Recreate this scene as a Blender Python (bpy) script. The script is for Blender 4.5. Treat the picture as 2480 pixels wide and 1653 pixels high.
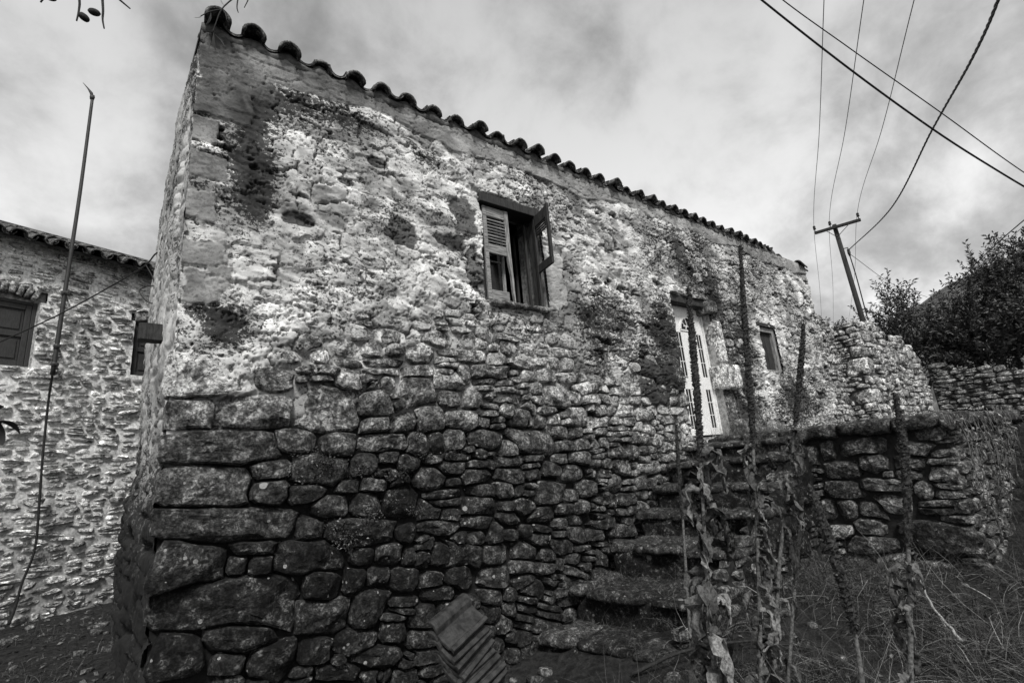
import bpy, math, random
import numpy as np
from mathutils import Matrix, Vector

SC = bpy.context.scene
for o in list(bpy.data.objects):
    bpy.data.objects.remove(o)
R = math.radians
rng = np.random.default_rng(7)

# ------------------------------------------------------------------ camera
EYE = 1.6
HEAD, PITCH, ROLL = R(51.9), R(13.71), R(-4.896)
cam_d = bpy.data.cameras.new('camera')
cam = bpy.data.objects.new('camera', cam_d)
SC.collection.objects.link(cam)
cam_d.sensor_fit = 'HORIZONTAL'
cam_d.sensor_width = 36.0
cam_d.lens = 36.0 * 1172.0 / 2480.0
cam_d.clip_start = 0.05
cam_d.clip_end = 2000
_h = Vector((math.cos(HEAD), math.sin(HEAD), 0)); _z = Vector((0, 0, 1))
_fw = _h * math.cos(PITCH) + _z * math.sin(PITCH)
_up0 = -_h * math.sin(PITCH) + _z * math.cos(PITCH)
_r0 = _fw.cross(_up0)
_up = _up0 * math.cos(ROLL) - _r0 * math.sin(ROLL)
_rt = _r0 * math.cos(ROLL) + _up0 * math.sin(ROLL)
cam.matrix_world = Matrix(((_rt.x, _up.x, -_fw.x, 0), (_rt.y, _up.y, -_fw.y, 0), (_rt.z, _up.z, -_fw.z, EYE), (0, 0, 0, 1)))
SC.camera = cam

# ------------------------------------------------------------------ light
SUN_DIR = Vector((-0.30, -0.55, 0.80)).normalized()          # towards the sun
sun_d = bpy.data.lights.new('sun', 'SUN')
sun_d.energy = 1.5
sun_d.angle = R(14)
sun_d.color = (1.0, 0.99, 0.975)
sun = bpy.data.objects.new('sun', sun_d)
SC.collection.objects.link(sun)
sun.rotation_euler = SUN_DIR.to_track_quat('Z', 'Y').to_euler()

world = bpy.data.worlds.new('World')
SC.world = world
world.use_nodes = True
nt = world.node_tree
nt.nodes.clear()
def wn(t, **kw):
    n = nt.nodes.new(t)
    for k_, v in kw.items():
        setattr(n, k_, v)
    return n
def wm(op, a, b=None, c=None, clamp=False):
    n = wn('ShaderNodeMath', operation=op); n.use_clamp = clamp
    for i, v in enumerate((a, b, c)):
        if v is None: continue
        if isinstance(v, (int, float)): n.inputs[i].default_value = v
        else: nt.links.new(v, n.inputs[i])
    return n.outputs[0]
sky = wn('ShaderNodeTexSky', sky_type='NISHITA', sun_disc=False)
sky.sun_elevation = math.asin(SUN_DIR.z)
sky.sun_rotation = math.atan2(SUN_DIR.x, SUN_DIR.y)
bw = wn('ShaderNodeRGBToBW'); nt.links.new(sky.outputs[0], bw.inputs[0])
tc = wn('ShaderNodeTexCoord')
sep = wn('ShaderNodeSeparateXYZ'); nt.links.new(tc.outputs['Generated'], sep.inputs[0])
zc = wm('MAXIMUM', sep.outputs[2], 0.0)
den = wm('ADD', zc, 0.85)
cmb = wn('ShaderNodeCombineXYZ')
nt.links.new(wm('DIVIDE', sep.outputs[0], den), cmb.inputs[0])
nt.links.new(wm('DIVIDE', sep.outputs[1], den), cmb.inputs[1])
def wnoise(scale, detail, rough, dist, off):
    mp = wn('ShaderNodeMapping'); mp.inputs['Location'].default_value = off
    nt.links.new(cmb.outputs[0], mp.inputs[0])
    n = wn('ShaderNodeTexNoise'); n.inputs['Scale'].default_value = scale
    n.inputs['Detail'].default_value = detail; n.inputs['Roughness'].default_value = rough
    n.inputs['Distortion'].default_value = dist
    nt.links.new(mp.outputs[0], n.inputs['Vector'])
    return n.outputs[0]
big = wnoise(2.6, 4, 0.5, 0.15, (3.1, 1.7, 0))
fine = wnoise(7.5, 9, 0.6, 0.2, (0.4, 5.2, 0))
cl = wm('ADD', wm('MULTIPLY', big, 0.62), wm('MULTIPLY', fine, 0.38))
ramp = wn('ShaderNodeMapRange'); ramp.interpolation_type = 'SMOOTHSTEP'
nt.links.new(cl, ramp.inputs[0])
ramp.inputs[1].default_value = 0.38; ramp.inputs[2].default_value = 0.60
ramp.inputs[3].default_value = 3.4; ramp.inputs[4].default_value = 8.6
# brighter cloud base towards the horizon, as under the thinning edge of the cloud sheet
hz = wm('MULTIPLY_ADD', wm('POWER', wm('SUBTRACT', 1.0, zc), 1.3), 0.66, 0.37)
cloud = wm('MULTIPLY', ramp.outputs[0], hz)
skyv = wm('ADD', wm('MULTIPLY', cloud, 0.94), wm('MULTIPLY', bw.outputs[0], 0.06))
bg = wn('ShaderNodeBackground'); bg.inputs['Strength'].default_value = 0.06
nt.links.new(skyv, bg.inputs['Color'])
wo = wn('ShaderNodeOutputWorld'); nt.links.new(bg.outputs[0], wo.inputs[0])

vs = SC.view_settings
vs.view_transform = 'Standard'; vs.look = 'None'; vs.exposure = 1.36; vs.gamma = 1.0; vs.use_curve_mapping = False
SC.cycles.max_bounces = 6
SC.cycles.diffuse_bounces = 3

# ------------------------------------------------------------------ numpy noise
_T = np.random.default_rng(11).random((512, 512)).astype(np.float32)
def vn(x, y, s=0):
    x = np.asarray(x, np.float64) + 37.13 * s; y = np.asarray(y, np.float64) + 91.7 * s
    xi = np.floor(x).astype(np.int64); yi = np.floor(y).astype(np.int64)
    fx = x - xi; fy = y - yi
    fx = fx * fx * (3 - 2 * fx); fy = fy * fy * (3 - 2 * fy)
    a = _T[xi & 511, yi & 511]; b = _T[(xi + 1) & 511, yi & 511]
    c = _T[xi & 511, (yi + 1) & 511]; d = _T[(xi + 1) & 511, (yi + 1) & 511]
    return (a * (1 - fx) + b * fx) * (1 - fy) + (c * (1 - fx) + d * fx) * fy - 0.5
def fbm(x, y, octv=4, s=0, gain=0.5):
    t = 0; a = 1.0; f = 1.0
    for i in range(octv):
        ca, sa = math.cos(0.6 * i), math.sin(0.6 * i)
        t = t + a * vn((x * ca - y * sa) * f, (x * sa + y * ca) * f, s + i * 3 + 1); a *= gain; f *= 2.03
    return t
def sstep(a, b, x):
    t = np.clip((x - a) / (b - a), 0, 1)
    return t * t * (3 - 2 * t)

# ------------------------------------------------------------------ mesh + object helpers
def mesh_np(name, V, F, mat=None, smooth=True, attrs=None):
    me = bpy.data.meshes.new(name)
    V = np.asarray(V, np.float32)
    groups = F if isinstance(F, list) else [F]
    groups = [np.asarray(g, np.int32) for g in groups if len(g)]
    me.vertices.add(len(V)); me.vertices.foreach_set('co', V.ravel())
    nl = sum(g.size for g in groups); npol = sum(len(g) for g in groups)
    me.loops.add(nl); me.polygons.add(npol)
    me.loops.foreach_set('vertex_index', np.concatenate([g.ravel() for g in groups]))
    tot = np.concatenate([np.full(len(g), g.shape[1], np.int32) for g in groups])
    st = np.concatenate([[0], np.cumsum(tot)[:-1]]).astype(np.int32)
    me.polygons.foreach_set('loop_start', st); me.polygons.foreach_set('loop_total', tot)
    me.polygons.foreach_set('use_smooth', np.full(npol, smooth))
    for k_, v in (attrs or {}).items():
        at = me.attributes.new(k_, 'FLOAT', 'POINT')
        at.data.foreach_set('value', np.broadcast_to(np.asarray(v, np.float32), (len(V),)).copy())
    me.update(calc_edges=True)
    if mat: me.materials.append(mat)
    return me
class MB:
    """collects verts/faces and builds one mesh"""
    def __init__(s): s.V = []; s.Q = []; s.T = []; s.n = 0; s.A = {}
    def add(s, V, Q=None, T=None, **attrs):
        V = np.asarray(V, np.float64).reshape(-1, 3)
        if Q is not None and len(Q): s.Q.append(np.asarray(Q) + s.n)
        if T is not None and len(T): s.T.append(np.asarray(T) + s.n)
        for k_, v in attrs.items(): s.A.setdefault(k_, []).append(np.broadcast_to(np.asarray(v, float), (len(V),)))
        s.V.append(V); s.n += len(V); return s
    def mesh(s, name, mat, smooth=True):
        F = []
        if s.Q: F.append(np.concatenate(s.Q))
        if s.T: F.append(np.concatenate(s.T))
        return mesh_np(name, np.concatenate(s.V), F, mat, smooth, {k_: np.concatenate(v) for k_, v in s.A.items()})
    def build(s, name, mat, parent=None, smooth=True, **props):
        return link(name, s.mesh(name, mat, smooth), parent, **props)
def link(name, data, parent=None, **props):
    o = bpy.data.objects.new(name, data); SC.collection.objects.link(o)
    if parent is not None: attach(o, parent)
    for k_, v in props.items(): o[k_] = v
    return o
def attach(o, parent):
    """keep o's own transform (world coordinates) under a parent standing anywhere"""
    o.parent = parent
    M = Matrix.Identity(4); p = parent
    chain = []
    while p is not None:
        chain.append(p); p = p.parent
    for p in reversed(chain):
        M = M @ (p.matrix_parent_inverse @ p.matrix_basis)
    o.matrix_parent_inverse = M.inverted()
def thing(name, loc, label, cat, group=None):
    o = bpy.data.objects.new(name, None); SC.collection.objects.link(o)
    o.location = loc; o.empty_display_size = 0.2; o['label'] = label; o['category'] = cat
    if group: o['group'] = group
    return o
def tag(o, label, cat, group=None):
    o['label'] = label; o['category'] = cat
    if group: o['group'] = group
    return o

BOXQ = np.array([[0, 3, 2, 1], [4, 5, 6, 7], [0, 1, 5, 4], [1, 2, 6, 5], [2, 3, 7, 6], [3, 0, 4, 7]])
def box(mb, lo, hi, **attrs):
    (x0, y0, z0), (x1, y1, z1) = lo, hi
    mb.add([(x0, y0, z0), (x1, y0, z0), (x1, y1, z0), (x0, y1, z0), (x0, y0, z1), (x1, y0, z1), (x1, y1, z1), (x0, y1, z1)], Q=BOXQ, **attrs)
def obox(mb, c, ax, ay, az, **attrs):
    """oriented box: centre and three half-axis vectors"""
    c, ax, ay, az = (np.array(v, float) for v in (c, ax, ay, az))
    P = [c + sx * ax + sy * ay + sz * az for sz in (-1, 1) for sx, sy in ((-1, -1), (1, -1), (1, 1), (-1, 1))]
    mb.add(P, Q=BOXQ, **attrs)
def frame_of(d):
    d = d / (np.linalg.norm(d) + 1e-9)
    a = np.array([0, 0, 1.0]) if abs(d[2]) < 0.9 else np.array([1.0, 0, 0])
    u = np.cross(a, d); u /= np.linalg.norm(u); return u, np.cross(d, u)
def tube(mb, P, rad, seg=8, caps=True, **attrs):
    P = np.asarray(P, float); n = len(P); rad = np.broadcast_to(np.asarray(rad, float), (n,))
    T = np.gradient(P, axis=0); u, w = frame_of(T[0]); rings = []
    th = np.arange(seg) * 2 * math.pi / seg
    for i in range(n):
        t = T[i] / (np.linalg.norm(T[i]) + 1e-9)
        u = u - t * (u @ t); u /= np.linalg.norm(u); w = np.cross(t, u)
        rings.append(P[i] + rad[i] * (np.cos(th)[:, None] * u + np.sin(th)[:, None] * w))
    V = np.concatenate(rings)
    i, j = np.meshgrid(np.arange(n - 1), np.arange(seg), indexing='ij')
    a = i * seg + j; b = i * seg + (j + 1) % seg
    Q = np.stack([a, b, b + seg, a + seg], -1).reshape(-1, 4)
    Tt = None
    if caps:
        V = np.concatenate([V, P[:1], P[-1:]]); c0, c1 = len(V) - 2, len(V) - 1
        Tt = [(c0, (k_ + 1) % seg, k_) for k_ in range(seg)] + [(c1, (n - 1) * seg + k_, (n - 1) * seg + (k_ + 1) % seg) for k_ in range(seg)]
    mb.add(V, Q=Q, T=Tt, **attrs)
def spline(P, n):
    """Catmull-Rom through P, n samples"""
    P = np.asarray(P, float); P = np.concatenate([2 * P[:1] - P[1:2], P, 2 * P[-1:] - P[-2:-1]])
    t = np.linspace(0, len(P) - 3 - 1e-6, n); i = t.astype(int); f = (t - i)[:, None]
    a, b, c, d = P[i], P[i + 1], P[i + 2], P[i + 3]
    return 0.5 * (2 * b + (c - a) * f + (2 * a - 5 * b + 4 * c - d) * f ** 2 + (3 * b - a - 3 * c + d) * f ** 3)
def rough_box(mb, c, ax, ay, az, n=(8, 4, 4), p=9, amp=0.02, freq=5.0, seed=0, **attrs):
    """a weathered block: rounded, lumpy, made of one closed skin"""
    c, ax, ay, az = (np.array(v, float) for v in (c, ax, ay, az))
    key = {}; V = []; Q = []
    def idx(q):
        k_ = tuple(np.round(q, 5))
        if k_ not in key: key[k_] = len(V); V.append(q)
        return key[k_]
    for axis in range(3):
        o1, o2 = [(1, 2), (2, 0), (0, 1)][axis]
        for sgn in (-1, 1):
            g1 = np.linspace(-1, 1, n[o1] + 1); g2 = np.linspace(-1, 1, n[o2] + 1)
            ids = np.zeros((len(g1), len(g2)), int)
            for a_, v1 in enumerate(g1):
                for b_, v2 in enumerate(g2):
                    q = [0, 0, 0]; q[axis] = sgn; q[o1] = v1; q[o2] = v2; ids[a_, b_] = idx(q)
            for a_ in range(n[o1]):
                for b_ in range(n[o2]):
                    f = [ids[a_, b_], ids[a_ + 1, b_], ids[a_ + 1, b_ + 1], ids[a_, b_ + 1]]
                    Q.append(f if sgn > 0 else f[::-1])
    V = np.array(V)
    lp = (np.abs(V) ** p).sum(1) ** (1 / p)
    V = V / lp[:, None] * np.abs(V).max(1)[:, None]
    W = c + V[:, :1] * ax + V[:, 1:2] * ay + V[:, 2:] * az
    nrm = V[:, :1] ** 3 * ax / np.linalg.norm(ax) + V[:, 1:2] ** 3 * ay / np.linalg.norm(ay) + V[:, 2:] ** 3 * az / np.linalg.norm(az)
    nrm /= np.linalg.norm(nrm, axis=1)[:, None] + 1e-9
    d = fbm(W[:, 0] * freq + W[:, 2] * freq * 0.7, W[:, 1] * freq - W[:, 2] * freq * 0.6, 4, seed) * 2
    W = W + nrm * (d * amp)[:, None]
    mb.add(W, Q=Q, **attrs)

# ------------------------------------------------------------------ materials (all greys: the photograph is black and white)
def mat_new(name, rough=0.9, spec=0.25):
    m = bpy.data.materials.new(name); m.use_nodes = True
    t = m.node_tree; b = t.nodes['Principled BSDF']
    b.inputs['Roughness'].default_value = rough
    b.inputs['Specular IOR Level'].default_value = spec
    return m, t, b
class NT:
    def __init__(s, t): s.t = t; s.pos = s.n('ShaderNodeNewGeometry').outputs['Position']
    def n(s, ty, **kw):
        x = s.t.nodes.new(ty)
        for k_, v in kw.items(): setattr(x, k_, v)
        return x
    def m(s, op, a, b=None, c=None, clamp=False):
        x = s.n('ShaderNodeMath', operation=op); x.use_clamp = clamp
        for i, v in enumerate((a, b, c)):
            if v is None: continue
            if isinstance(v, (int, float)): x.inputs[i].default_value = v
            else: s.t.links.new(v, x.inputs[i])
        return x.outputs[0]
    def noise(s, scale, detail=6, rough=0.6, dist=0.0, stretch=None, vec=None):
        v = vec or s.pos
        if stretch:
            mp = s.n('ShaderNodeMapping'); mp.inputs['Scale'].default_value = stretch
            s.t.links.new(v, mp.inputs[0]); v = mp.outputs[0]
        x = s.n('ShaderNodeTexNoise'); x.inputs['Scale'].default_value = scale; x.inputs['Detail'].default_value = detail
        x.inputs['Roughness'].default_value = rough; x.inputs['Distortion'].default_value = dist
        s.t.links.new(v, x.inputs['Vector']); return x.outputs[0]
    def voro(s, scale, rnd=1.0):
        x = s.n('ShaderNodeTexVoronoi'); x.inputs['Scale'].default_value = scale; x.inputs['Randomness'].default_value = rnd
        s.t.links.new(s.pos, x.inputs['Vector']); return x
    def attr(s, name):
        x = s.n('ShaderNodeAttribute'); x.attribute_name = name; return x.outputs['Fac']
    def ss(s, v, a, b, lo=0.0, hi=1.0):
        x = s.n('ShaderNodeMapRange'); x.interpolation_type = 'SMOOTHSTEP'
        s.t.links.new(v, x.inputs[0])
        for i, q in enumerate((a, b, lo, hi)): x.inputs[i + 1].default_value = q
        return x.outputs[0]
    def mix(s, a, b, f):
        # a + f (b-a)
        return s.m('ADD', a, s.m('MULTIPLY', f, s.m('SUBTRACT', b, a)))
    def grey(s, v, out, tint=(1.0, 1.0, 0.985)):
        x = s.n('ShaderNodeCombineColor')
        for i in range(3): s.t.links.new(s.m('MULTIPLY', v, tint[i]), x.inputs[i])
        s.t.links.new(x.outputs[0], out)
    def bump(s, h, b, strength=0.6, dist=0.02):
        x = s.n('ShaderNodeBump'); x.inputs['Strength'].default_value = strength; x.inputs['Distance'].default_value = dist
        s.t.links.new(h, x.inputs['Height']); s.t.links.new(x.outputs[0], b.inputs['Normal'])

def rock_mat(name, scale=1.0, spots=True, limecol=0.62, bump=0.9):
    m, t, b = mat_new(name); N = NT(t)
    n1 = N.noise(7 * scale, 8, 0.62, 0.4); n2 = N.noise(48 * scale, 6, 0.7); n3 = N.noise(3.1 * scale, 5, 0.6, 0.8)
    tone = N.attr('tone'); lime = N.attr('lime')
    v = N.m('MULTIPLY', tone, N.ss(n1, 0.34, 0.66, 0.35, 2.0))
    n6 = N.noise(21 * scale, 6, 0.66, 0.5)
    v = N.m('MULTIPLY', v, N.ss(n6, 0.34, 0.66, 0.3, 1.9))
    v = N.m('MULTIPLY', v, N.ss(n2, 0.34, 0.66, 0.45, 1.85))
    # pale crustose lichen in clouds of fine flecks
    fle = N.m('MULTIPLY', N.ss(n1, 0.50, 0.60), N.ss(n6, 0.50, 0.57))
    v = N.m('ADD', v, N.m('MULTIPLY', N.m('MULTIPLY', fle, N.ss(n2, 0.42, 0.56)), 0.13))
    # remnants of limewash and pale crust
    lm = N.m('ADD', N.m('MULTIPLY', n1, 0.6), N.m('MULTIPLY', n2, 0.4))
    lf = N.ss(N.m('ADD', lm, N.m('MULTIPLY', N.m('SUBTRACT', lime, 0.5), 0.55)), 0.5, 0.6)
    v = N.mix(v, N.m('MULTIPLY', N.ss(n2, 0.3, 0.7, 0.7, 1.1), limecol), lf)
    # black crust
    v = N.m('MULTIPLY', v, N.ss(n3, 0.34, 0.5, 0.5 if spots else .7, 1.0))
    if spots:
        vo = N.voro(4.6); sepc = N.n('ShaderNodeSeparateColor'); t.links.new(vo.outputs['Color'], sepc.inputs[0])
        r_ = N.m('MULTIPLY', N.ss(sepc.outputs[0], 0.42, 1.0), 0.15)
        dd = N.m('ADD', vo.outputs['Distance'], N.m('MULTIPLY', N.m('SUBTRACT', n2, 0.5), 0.10))
        sp = N.m('LESS_THAN', dd, r_)
        vo2 = N.voro(15); sep2 = N.n('ShaderNodeSeparateColor'); t.links.new(vo2.outputs['Color'], sep2.inputs[0])
        d2 = N.m('ADD', vo2.outputs['Distance'], N.m('MULTIPLY', N.m('SUBTRACT', n2, 0.5), 0.25))
        sp2 = N.m('LESS_THAN', d2, N.m('MULTIPLY', N.ss(sep2.outputs[1], 0.66, 1.0), 0.24))
        sp = N.m('MAXIMUM', sp, sp2)
        v = N.mix(v, 0.34, N.m('MULTIPLY', sp, N.attr('lich')))
    N.grey(v, b.inputs['Base Color'])
    h = N.m('ADD', N.m('MULTIPLY', n2, 0.8), N.m('MULTIPLY', N.noise(17 * scale, 8, 0.68, 0.6), 1.1))
    N.bump(h, b, bump, 0.035 / scale)
    return m
def plaster_mat():
    m, t, b = mat_new('old_limewashed_plaster'); N = NT(t)
    tone = N.attr('tone'); stain = N.attr('stain'); cov = N.attr('cov'); smo = N.attr('smooth')
    n1 = N.noise(5.5, 8, 0.62, 0.6); n2 = N.noise(42, 7, 0.72, 0.3); n3 = N.noise(17, 7, 0.68, 0.5, (1.0, 1.0, 1.6)); n4 = N.noise(2.0, 4, 0.55)
    white = N.m('MULTIPLY', tone, N.ss(n1, 0.3, 0.66, 0.74, 1.1))
    white = N.m('MULTIPLY', white, N.ss(n2, 0.25, 0.6, 0.8, 1.04))
    # speckle of black lichen, denser where stained
    sk = N.m('ADD', N.m('MULTIPLY', n3, 0.55), N.m('MULTIPLY', n2, 0.45))
    thr = N.m('SUBTRACT', N.m('ADD', sk, N.m('MULTIPLY', N.m('SUBTRACT', n4, 0.5), 0.16)), N.m('MULTIPLY', stain, 0.30))
    clean = N.ss(thr, 0.375, 0.415)
    clean = N.m('MAXIMUM', clean, N.m('MULTIPLY', smo, 0.72))
    v = N.m('MULTIPLY', white, N.mix(0.13, 1.0, clean))
    v = N.m('MULTIPLY', v, N.mix(1.0, 0.34, N.m('MULTIPLY', stain, N.ss(n1, 0.3, 0.6, 1.0, 0.55))))
    joint = N.m('MULTIPLY', N.ss(n2, 0.3, 0.7, 0.5, 1.3), 0.012)
    v = N.mix(joint, v, cov)
    N.grey(v, b.inputs['Base Color'])
    h = N.m('ADD', N.m('MULTIPLY', n2, 0.7), n3)
    N.bump(h, b, 0.45, 0.018)
    return m
def simple_mat(name, base, scale=20, lo=0.6, hi=1.4, rough=0.85, spec=0.25, bump=0.4, bd=0.01, stretch=None, detail=6):
    m, t, b = mat_new(name, rough, spec); N = NT(t)
    tone = base
    n = N.noise(scale, detail, 0.65, 0.2, stretch); n2 = N.noise(scale * 5, 4, 0.6, 0, stretch)
    v = N.m('MULTIPLY', N.m('MULTIPLY', N.ss(n, 0.3, 0.7, lo, hi), N.ss(n2, 0.3, 0.7, 0.8, 1.2)), base)
    N.grey(v, b.inputs['Base Color'])
    if bump: N.bump(N.m('ADD', n, N.m('MULTIPLY', n2, 0.4)), b, bump, bd)
    return m
def tone_mat(name, scale=30, lo=0.6, hi=1.4, rough=0.9, spec=0.2, bump=0.3, transl=0.0):
    m, t, b = mat_new(name, rough, spec); N = NT(t)
    n = N.noise(scale, 5, 0.6)
    N.grey(N.m('MULTIPLY', N.attr('tone'), N.ss(n, 0.3, 0.7, lo, hi)), b.inputs['Base Color'])
    if bump: N.bump(n, b, bump, 0.01)
    return m
def glass_mat():
    m, t, b = mat_new('dusty_window_glass', 0.12, 0.5); N = NT(t)
    N.grey(N.ss(N.noise(6, 5, 0.6), 0.35, 0.7, 0.006, 0.02), b.inputs['Base Color'])
    return m

M_rock = rock_mat('weathered_rubble_stone')
M_rock_far = rock_mat('pale_rubble_stone', 0.8, spots=False, bump=0.7)
M_plaster = plaster_mat()
M_mortar = tone_mat('lime_mortar', 26, 0.6, 1.35, bump=0.8)
M_tile = rock_mat('sooty_clay_tile', 1.6, spots=False, limecol=0.2, bump=0.5)
M_stack = simple_mat('dark_glazed_clay', 0.024, 16, 0.3, 1.9, rough=0.55, spec=0.4, bump=0.25)
M_wood = simple_mat('grey_weathered_wood', 0.28, 14, 0.35, 1.5, bump=0.7, bd=0.012, stretch=(5, 5, 0.45))
M_wood_h = simple_mat('grey_weathered_wood_level', 0.26, 14, 0.35, 1.5, bump=0.7, bd=0.012, stretch=(0.45, 5, 5))
M_wood_dark = simple_mat('dark_weathered_wood', 0.04, 14, 0.5, 1.4, bump=0.6, bd=0.012, stretch=(4, 4, 0.5))
M_shutter = simple_mat('dark_painted_shutter', 0.045, 20, 0.8, 1.2, rough=0.6, bump=0.15, stretch=(3, 3, 0.5))
M_white = simple_mat('white_door_paint', 0.82, 8, 0.93, 1.04, rough=0.4, spec=0.4, bump=0.0)
M_dark = simple_mat('dark_interior', 0.03, 5, 0.7, 1.3, bump=0.3)  # plain dark grey for inner walls, roof decks and the board behind the door
M_glass = glass_mat()
M_metal = simple_mat('dark_iron', 0.035, 30, 0.7, 1.3, rough=0.6, spec=0.4, bump=0.2)
M_cable = simple_mat('black_cable', 0.02, 30, 0.8, 1.2, rough=0.6, bump=0)
M_wire = simple_mat('aluminium_wire', 0.18, 30, 0.9, 1.1, rough=0.6, bump=0)
M_pole = simple_mat('tarred_pole_wood', 0.03, 12, 0.6, 1.3, bump=0.4, stretch=(4, 4, 0.4))
M_straw = tone_mat('dry_straw', 40, 0.6, 1.3, bump=0)
M_leaf = tone_mat('withered_leaf', 60, 0.45, 1.5, bump=0.5)
M_green = tone_mat('evergreen_leaf', 3, 0.6, 1.4, rough=0.45, spec=0.5, bump=0)
M_spike = tone_mat('mullein_seed_head', 120, 0.5, 1.5, bump=0.6)
M_soil = simple_mat('dark_littered_soil', 0.022, 11, 0.25, 1.9, bump=1.0, bd=0.09, detail=10)
M_hill = simple_mat('scrubby_hillside', 0.10, 0.06, 0.45, 1.6, bump=1.0, bd=3.0, detail=10)
M_moss = rock_mat('mossy_dark_stone', 1.3, spots=True, limecol=0.3, bump=1.0)

# ------------------------------------------------------------------ rubble walls
class Frame:
    def __init__(s, O, U, W, N):
        s.O, s.U, s.W, s.N = (np.array(v, float) for v in (O, U, W, N))
        s.flip = np.dot(np.cross(s.U, s.W), s.N) < 0
    def pt(s, u, z, n):
        return s.O + np.multiply.outer(u, s.U) + np.multiply.outer(z, s.W) + np.multiply.outer(n, s.N)
def raster(seeds, u0, u1, z0, z1, res, reach=1.6):
    nu = int((u1 - u0) / res) + 1; nz = int((z1 - z0) / res) + 1
    D = np.full((nu, nz), 9.0, np.float32); D2 = np.full((nu, nz), 9.0, np.float32); Lb = np.full((nu, nz), -1, np.int32)
    for i, (cu, cz, a, b, rot) in enumerate(seeds):
        m = reach * math.hypot(a, b) if abs(rot) > 0.05 else 0
        ra = reach * a + b * abs(math.sin(rot)) * reach; rb = reach * b + a * abs(math.sin(rot)) * reach
        i0 = max(0, int((cu - ra - u0) / res)); i1 = min(nu, int((cu + ra - u0) / res) + 2)
        k0 = max(0, int((cz - rb - z0) / res)); k1 = min(nz, int((cz + rb - z0) / res) + 2)
        if i0 >= i1 or k0 >= k1: continue
        du = (u0 + np.arange(i0, i1) * res - cu)[:, None]; dz = (z0 + np.arange(k0, k1) * res - cz)[None, :]
        c, s_ = math.cos(rot), math.sin(rot)
        x = (du * c + dz * s_) / a; y = (-du * s_ + dz * c) / b
        # every stone is its own irregular polygon: four leaning sides and a few knocked-off corners
        rp = np.random.default_rng(i * 7919 + int(abs(cu) * 1000))
        k_ = rp.integers(2, 5)
        an = np.concatenate([np.arange(4) * math.pi / 2 + rp.normal(0, .13, 4), math.pi / 4 + rp.permutation(4)[:k_] * math.pi / 2 + rp.normal(0, .25, k_)])
        cc = np.concatenate([1 + rp.normal(0, .05, 4), rp.uniform(1.02, 1.30, k_)])
        d = np.full(np.broadcast(x, y).shape, -9.0)
        for a_, c_ in zip(an, cc): d = np.maximum(d, (x * math.cos(a_) + y * math.sin(a_)) / c_)
        d = d.astype(np.float32)
        w = D[i0:i1, k0:k1]; w2 = D2[i0:i1, k0:k1]; l = Lb[i0:i1, k0:k1]
        lt = d < w
        w2[...] = np.where(lt, w, np.minimum(w2, d))
        w[...] = np.where(lt, d, w); l[lt] = i
    return D, D2, Lb
def fill_courses(manual, u0, u1, z0, z1, size, rot, r, inside=None):
    """random courses of stones wherever no stone is set yet"""
    out = list(manual); man = np.array(manual, float).reshape(-1, 5)
    z = z0
    while z < z1:
        u = u0 - r.uniform(0, 0.2); hh = None
        zz = []
        while u < u1:
            w, h = size(u, z); w *= math.exp(r.normal(0, 0.38)); hk = h * math.exp(r.normal(0, 0.22))
            cu = u + w / 2; cz = z + h / 2 + r.normal(0, 0.022)
            items = [(cu, cz, w / 2, hk / 2)]
            q = r.random()
            if q < 0.16 and w < 0.45: items = [(cu, cz - h * 0.26, w / 2, h * 0.25), (cu + r.normal(0, .02), cz + h * 0.25, w / 2, h * 0.24)]
            elif q < 0.22: items = [(cu, cz + h * 0.3, w / 2, h * 0.75)]
            for it in items:
                if inside is not None and not inside(it[0], it[1]): continue
                if len(man):
                    du = it[0] - man[:, 0]; dz = it[1] - man[:, 1]; c, s_ = np.cos(man[:, 4]), np.sin(man[:, 4])
                    x = np.abs(du * c + dz * s_) / (man[:, 2] + it[2] * 0.30); y = np.abs(-du * s_ + dz * c) / (man[:, 3] + it[3] * 0.30)
                    if (np.maximum(x, y) < 1).any(): continue
                out.append((it[0], it[1], it[2], it[3], rot(it[0], it[1]) + r.normal(0, 0.08)))
            u += w
        z += size(0.5 * (u0 + u1), z)[1] * r.uniform(0.92, 1.05)
    return out
def fill_gaps(seeds, u0, u1, z0, z1, res, r, n_iter=3, inside=None, lim=1.5, smin=0.05, smax=0.12):
    for _ in range(n_iter):
        D, D2, Lb = raster(seeds, u0, u1, z0, z1, res)
        I, K = np.where(D > lim)
        if not len(I): break
        o = r.permutation(len(I)); occ = set(); g = max(1, int(smin * 2.2 / res))
        for j in o:
            cell = (I[j] // g, K[j] // g)
            if cell in occ: continue
            occ.add(cell)
            cu, cz = u0 + I[j] * res, z0 + K[j] * res
            if inside is not None and not inside(cu, cz): continue
            b = r.uniform(smin, smax) * 0.6
            seeds.append((cu, cz, b * r.uniform(1.1, 2.2), b, r.normal(0, 0.3)))
    return seeds
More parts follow.
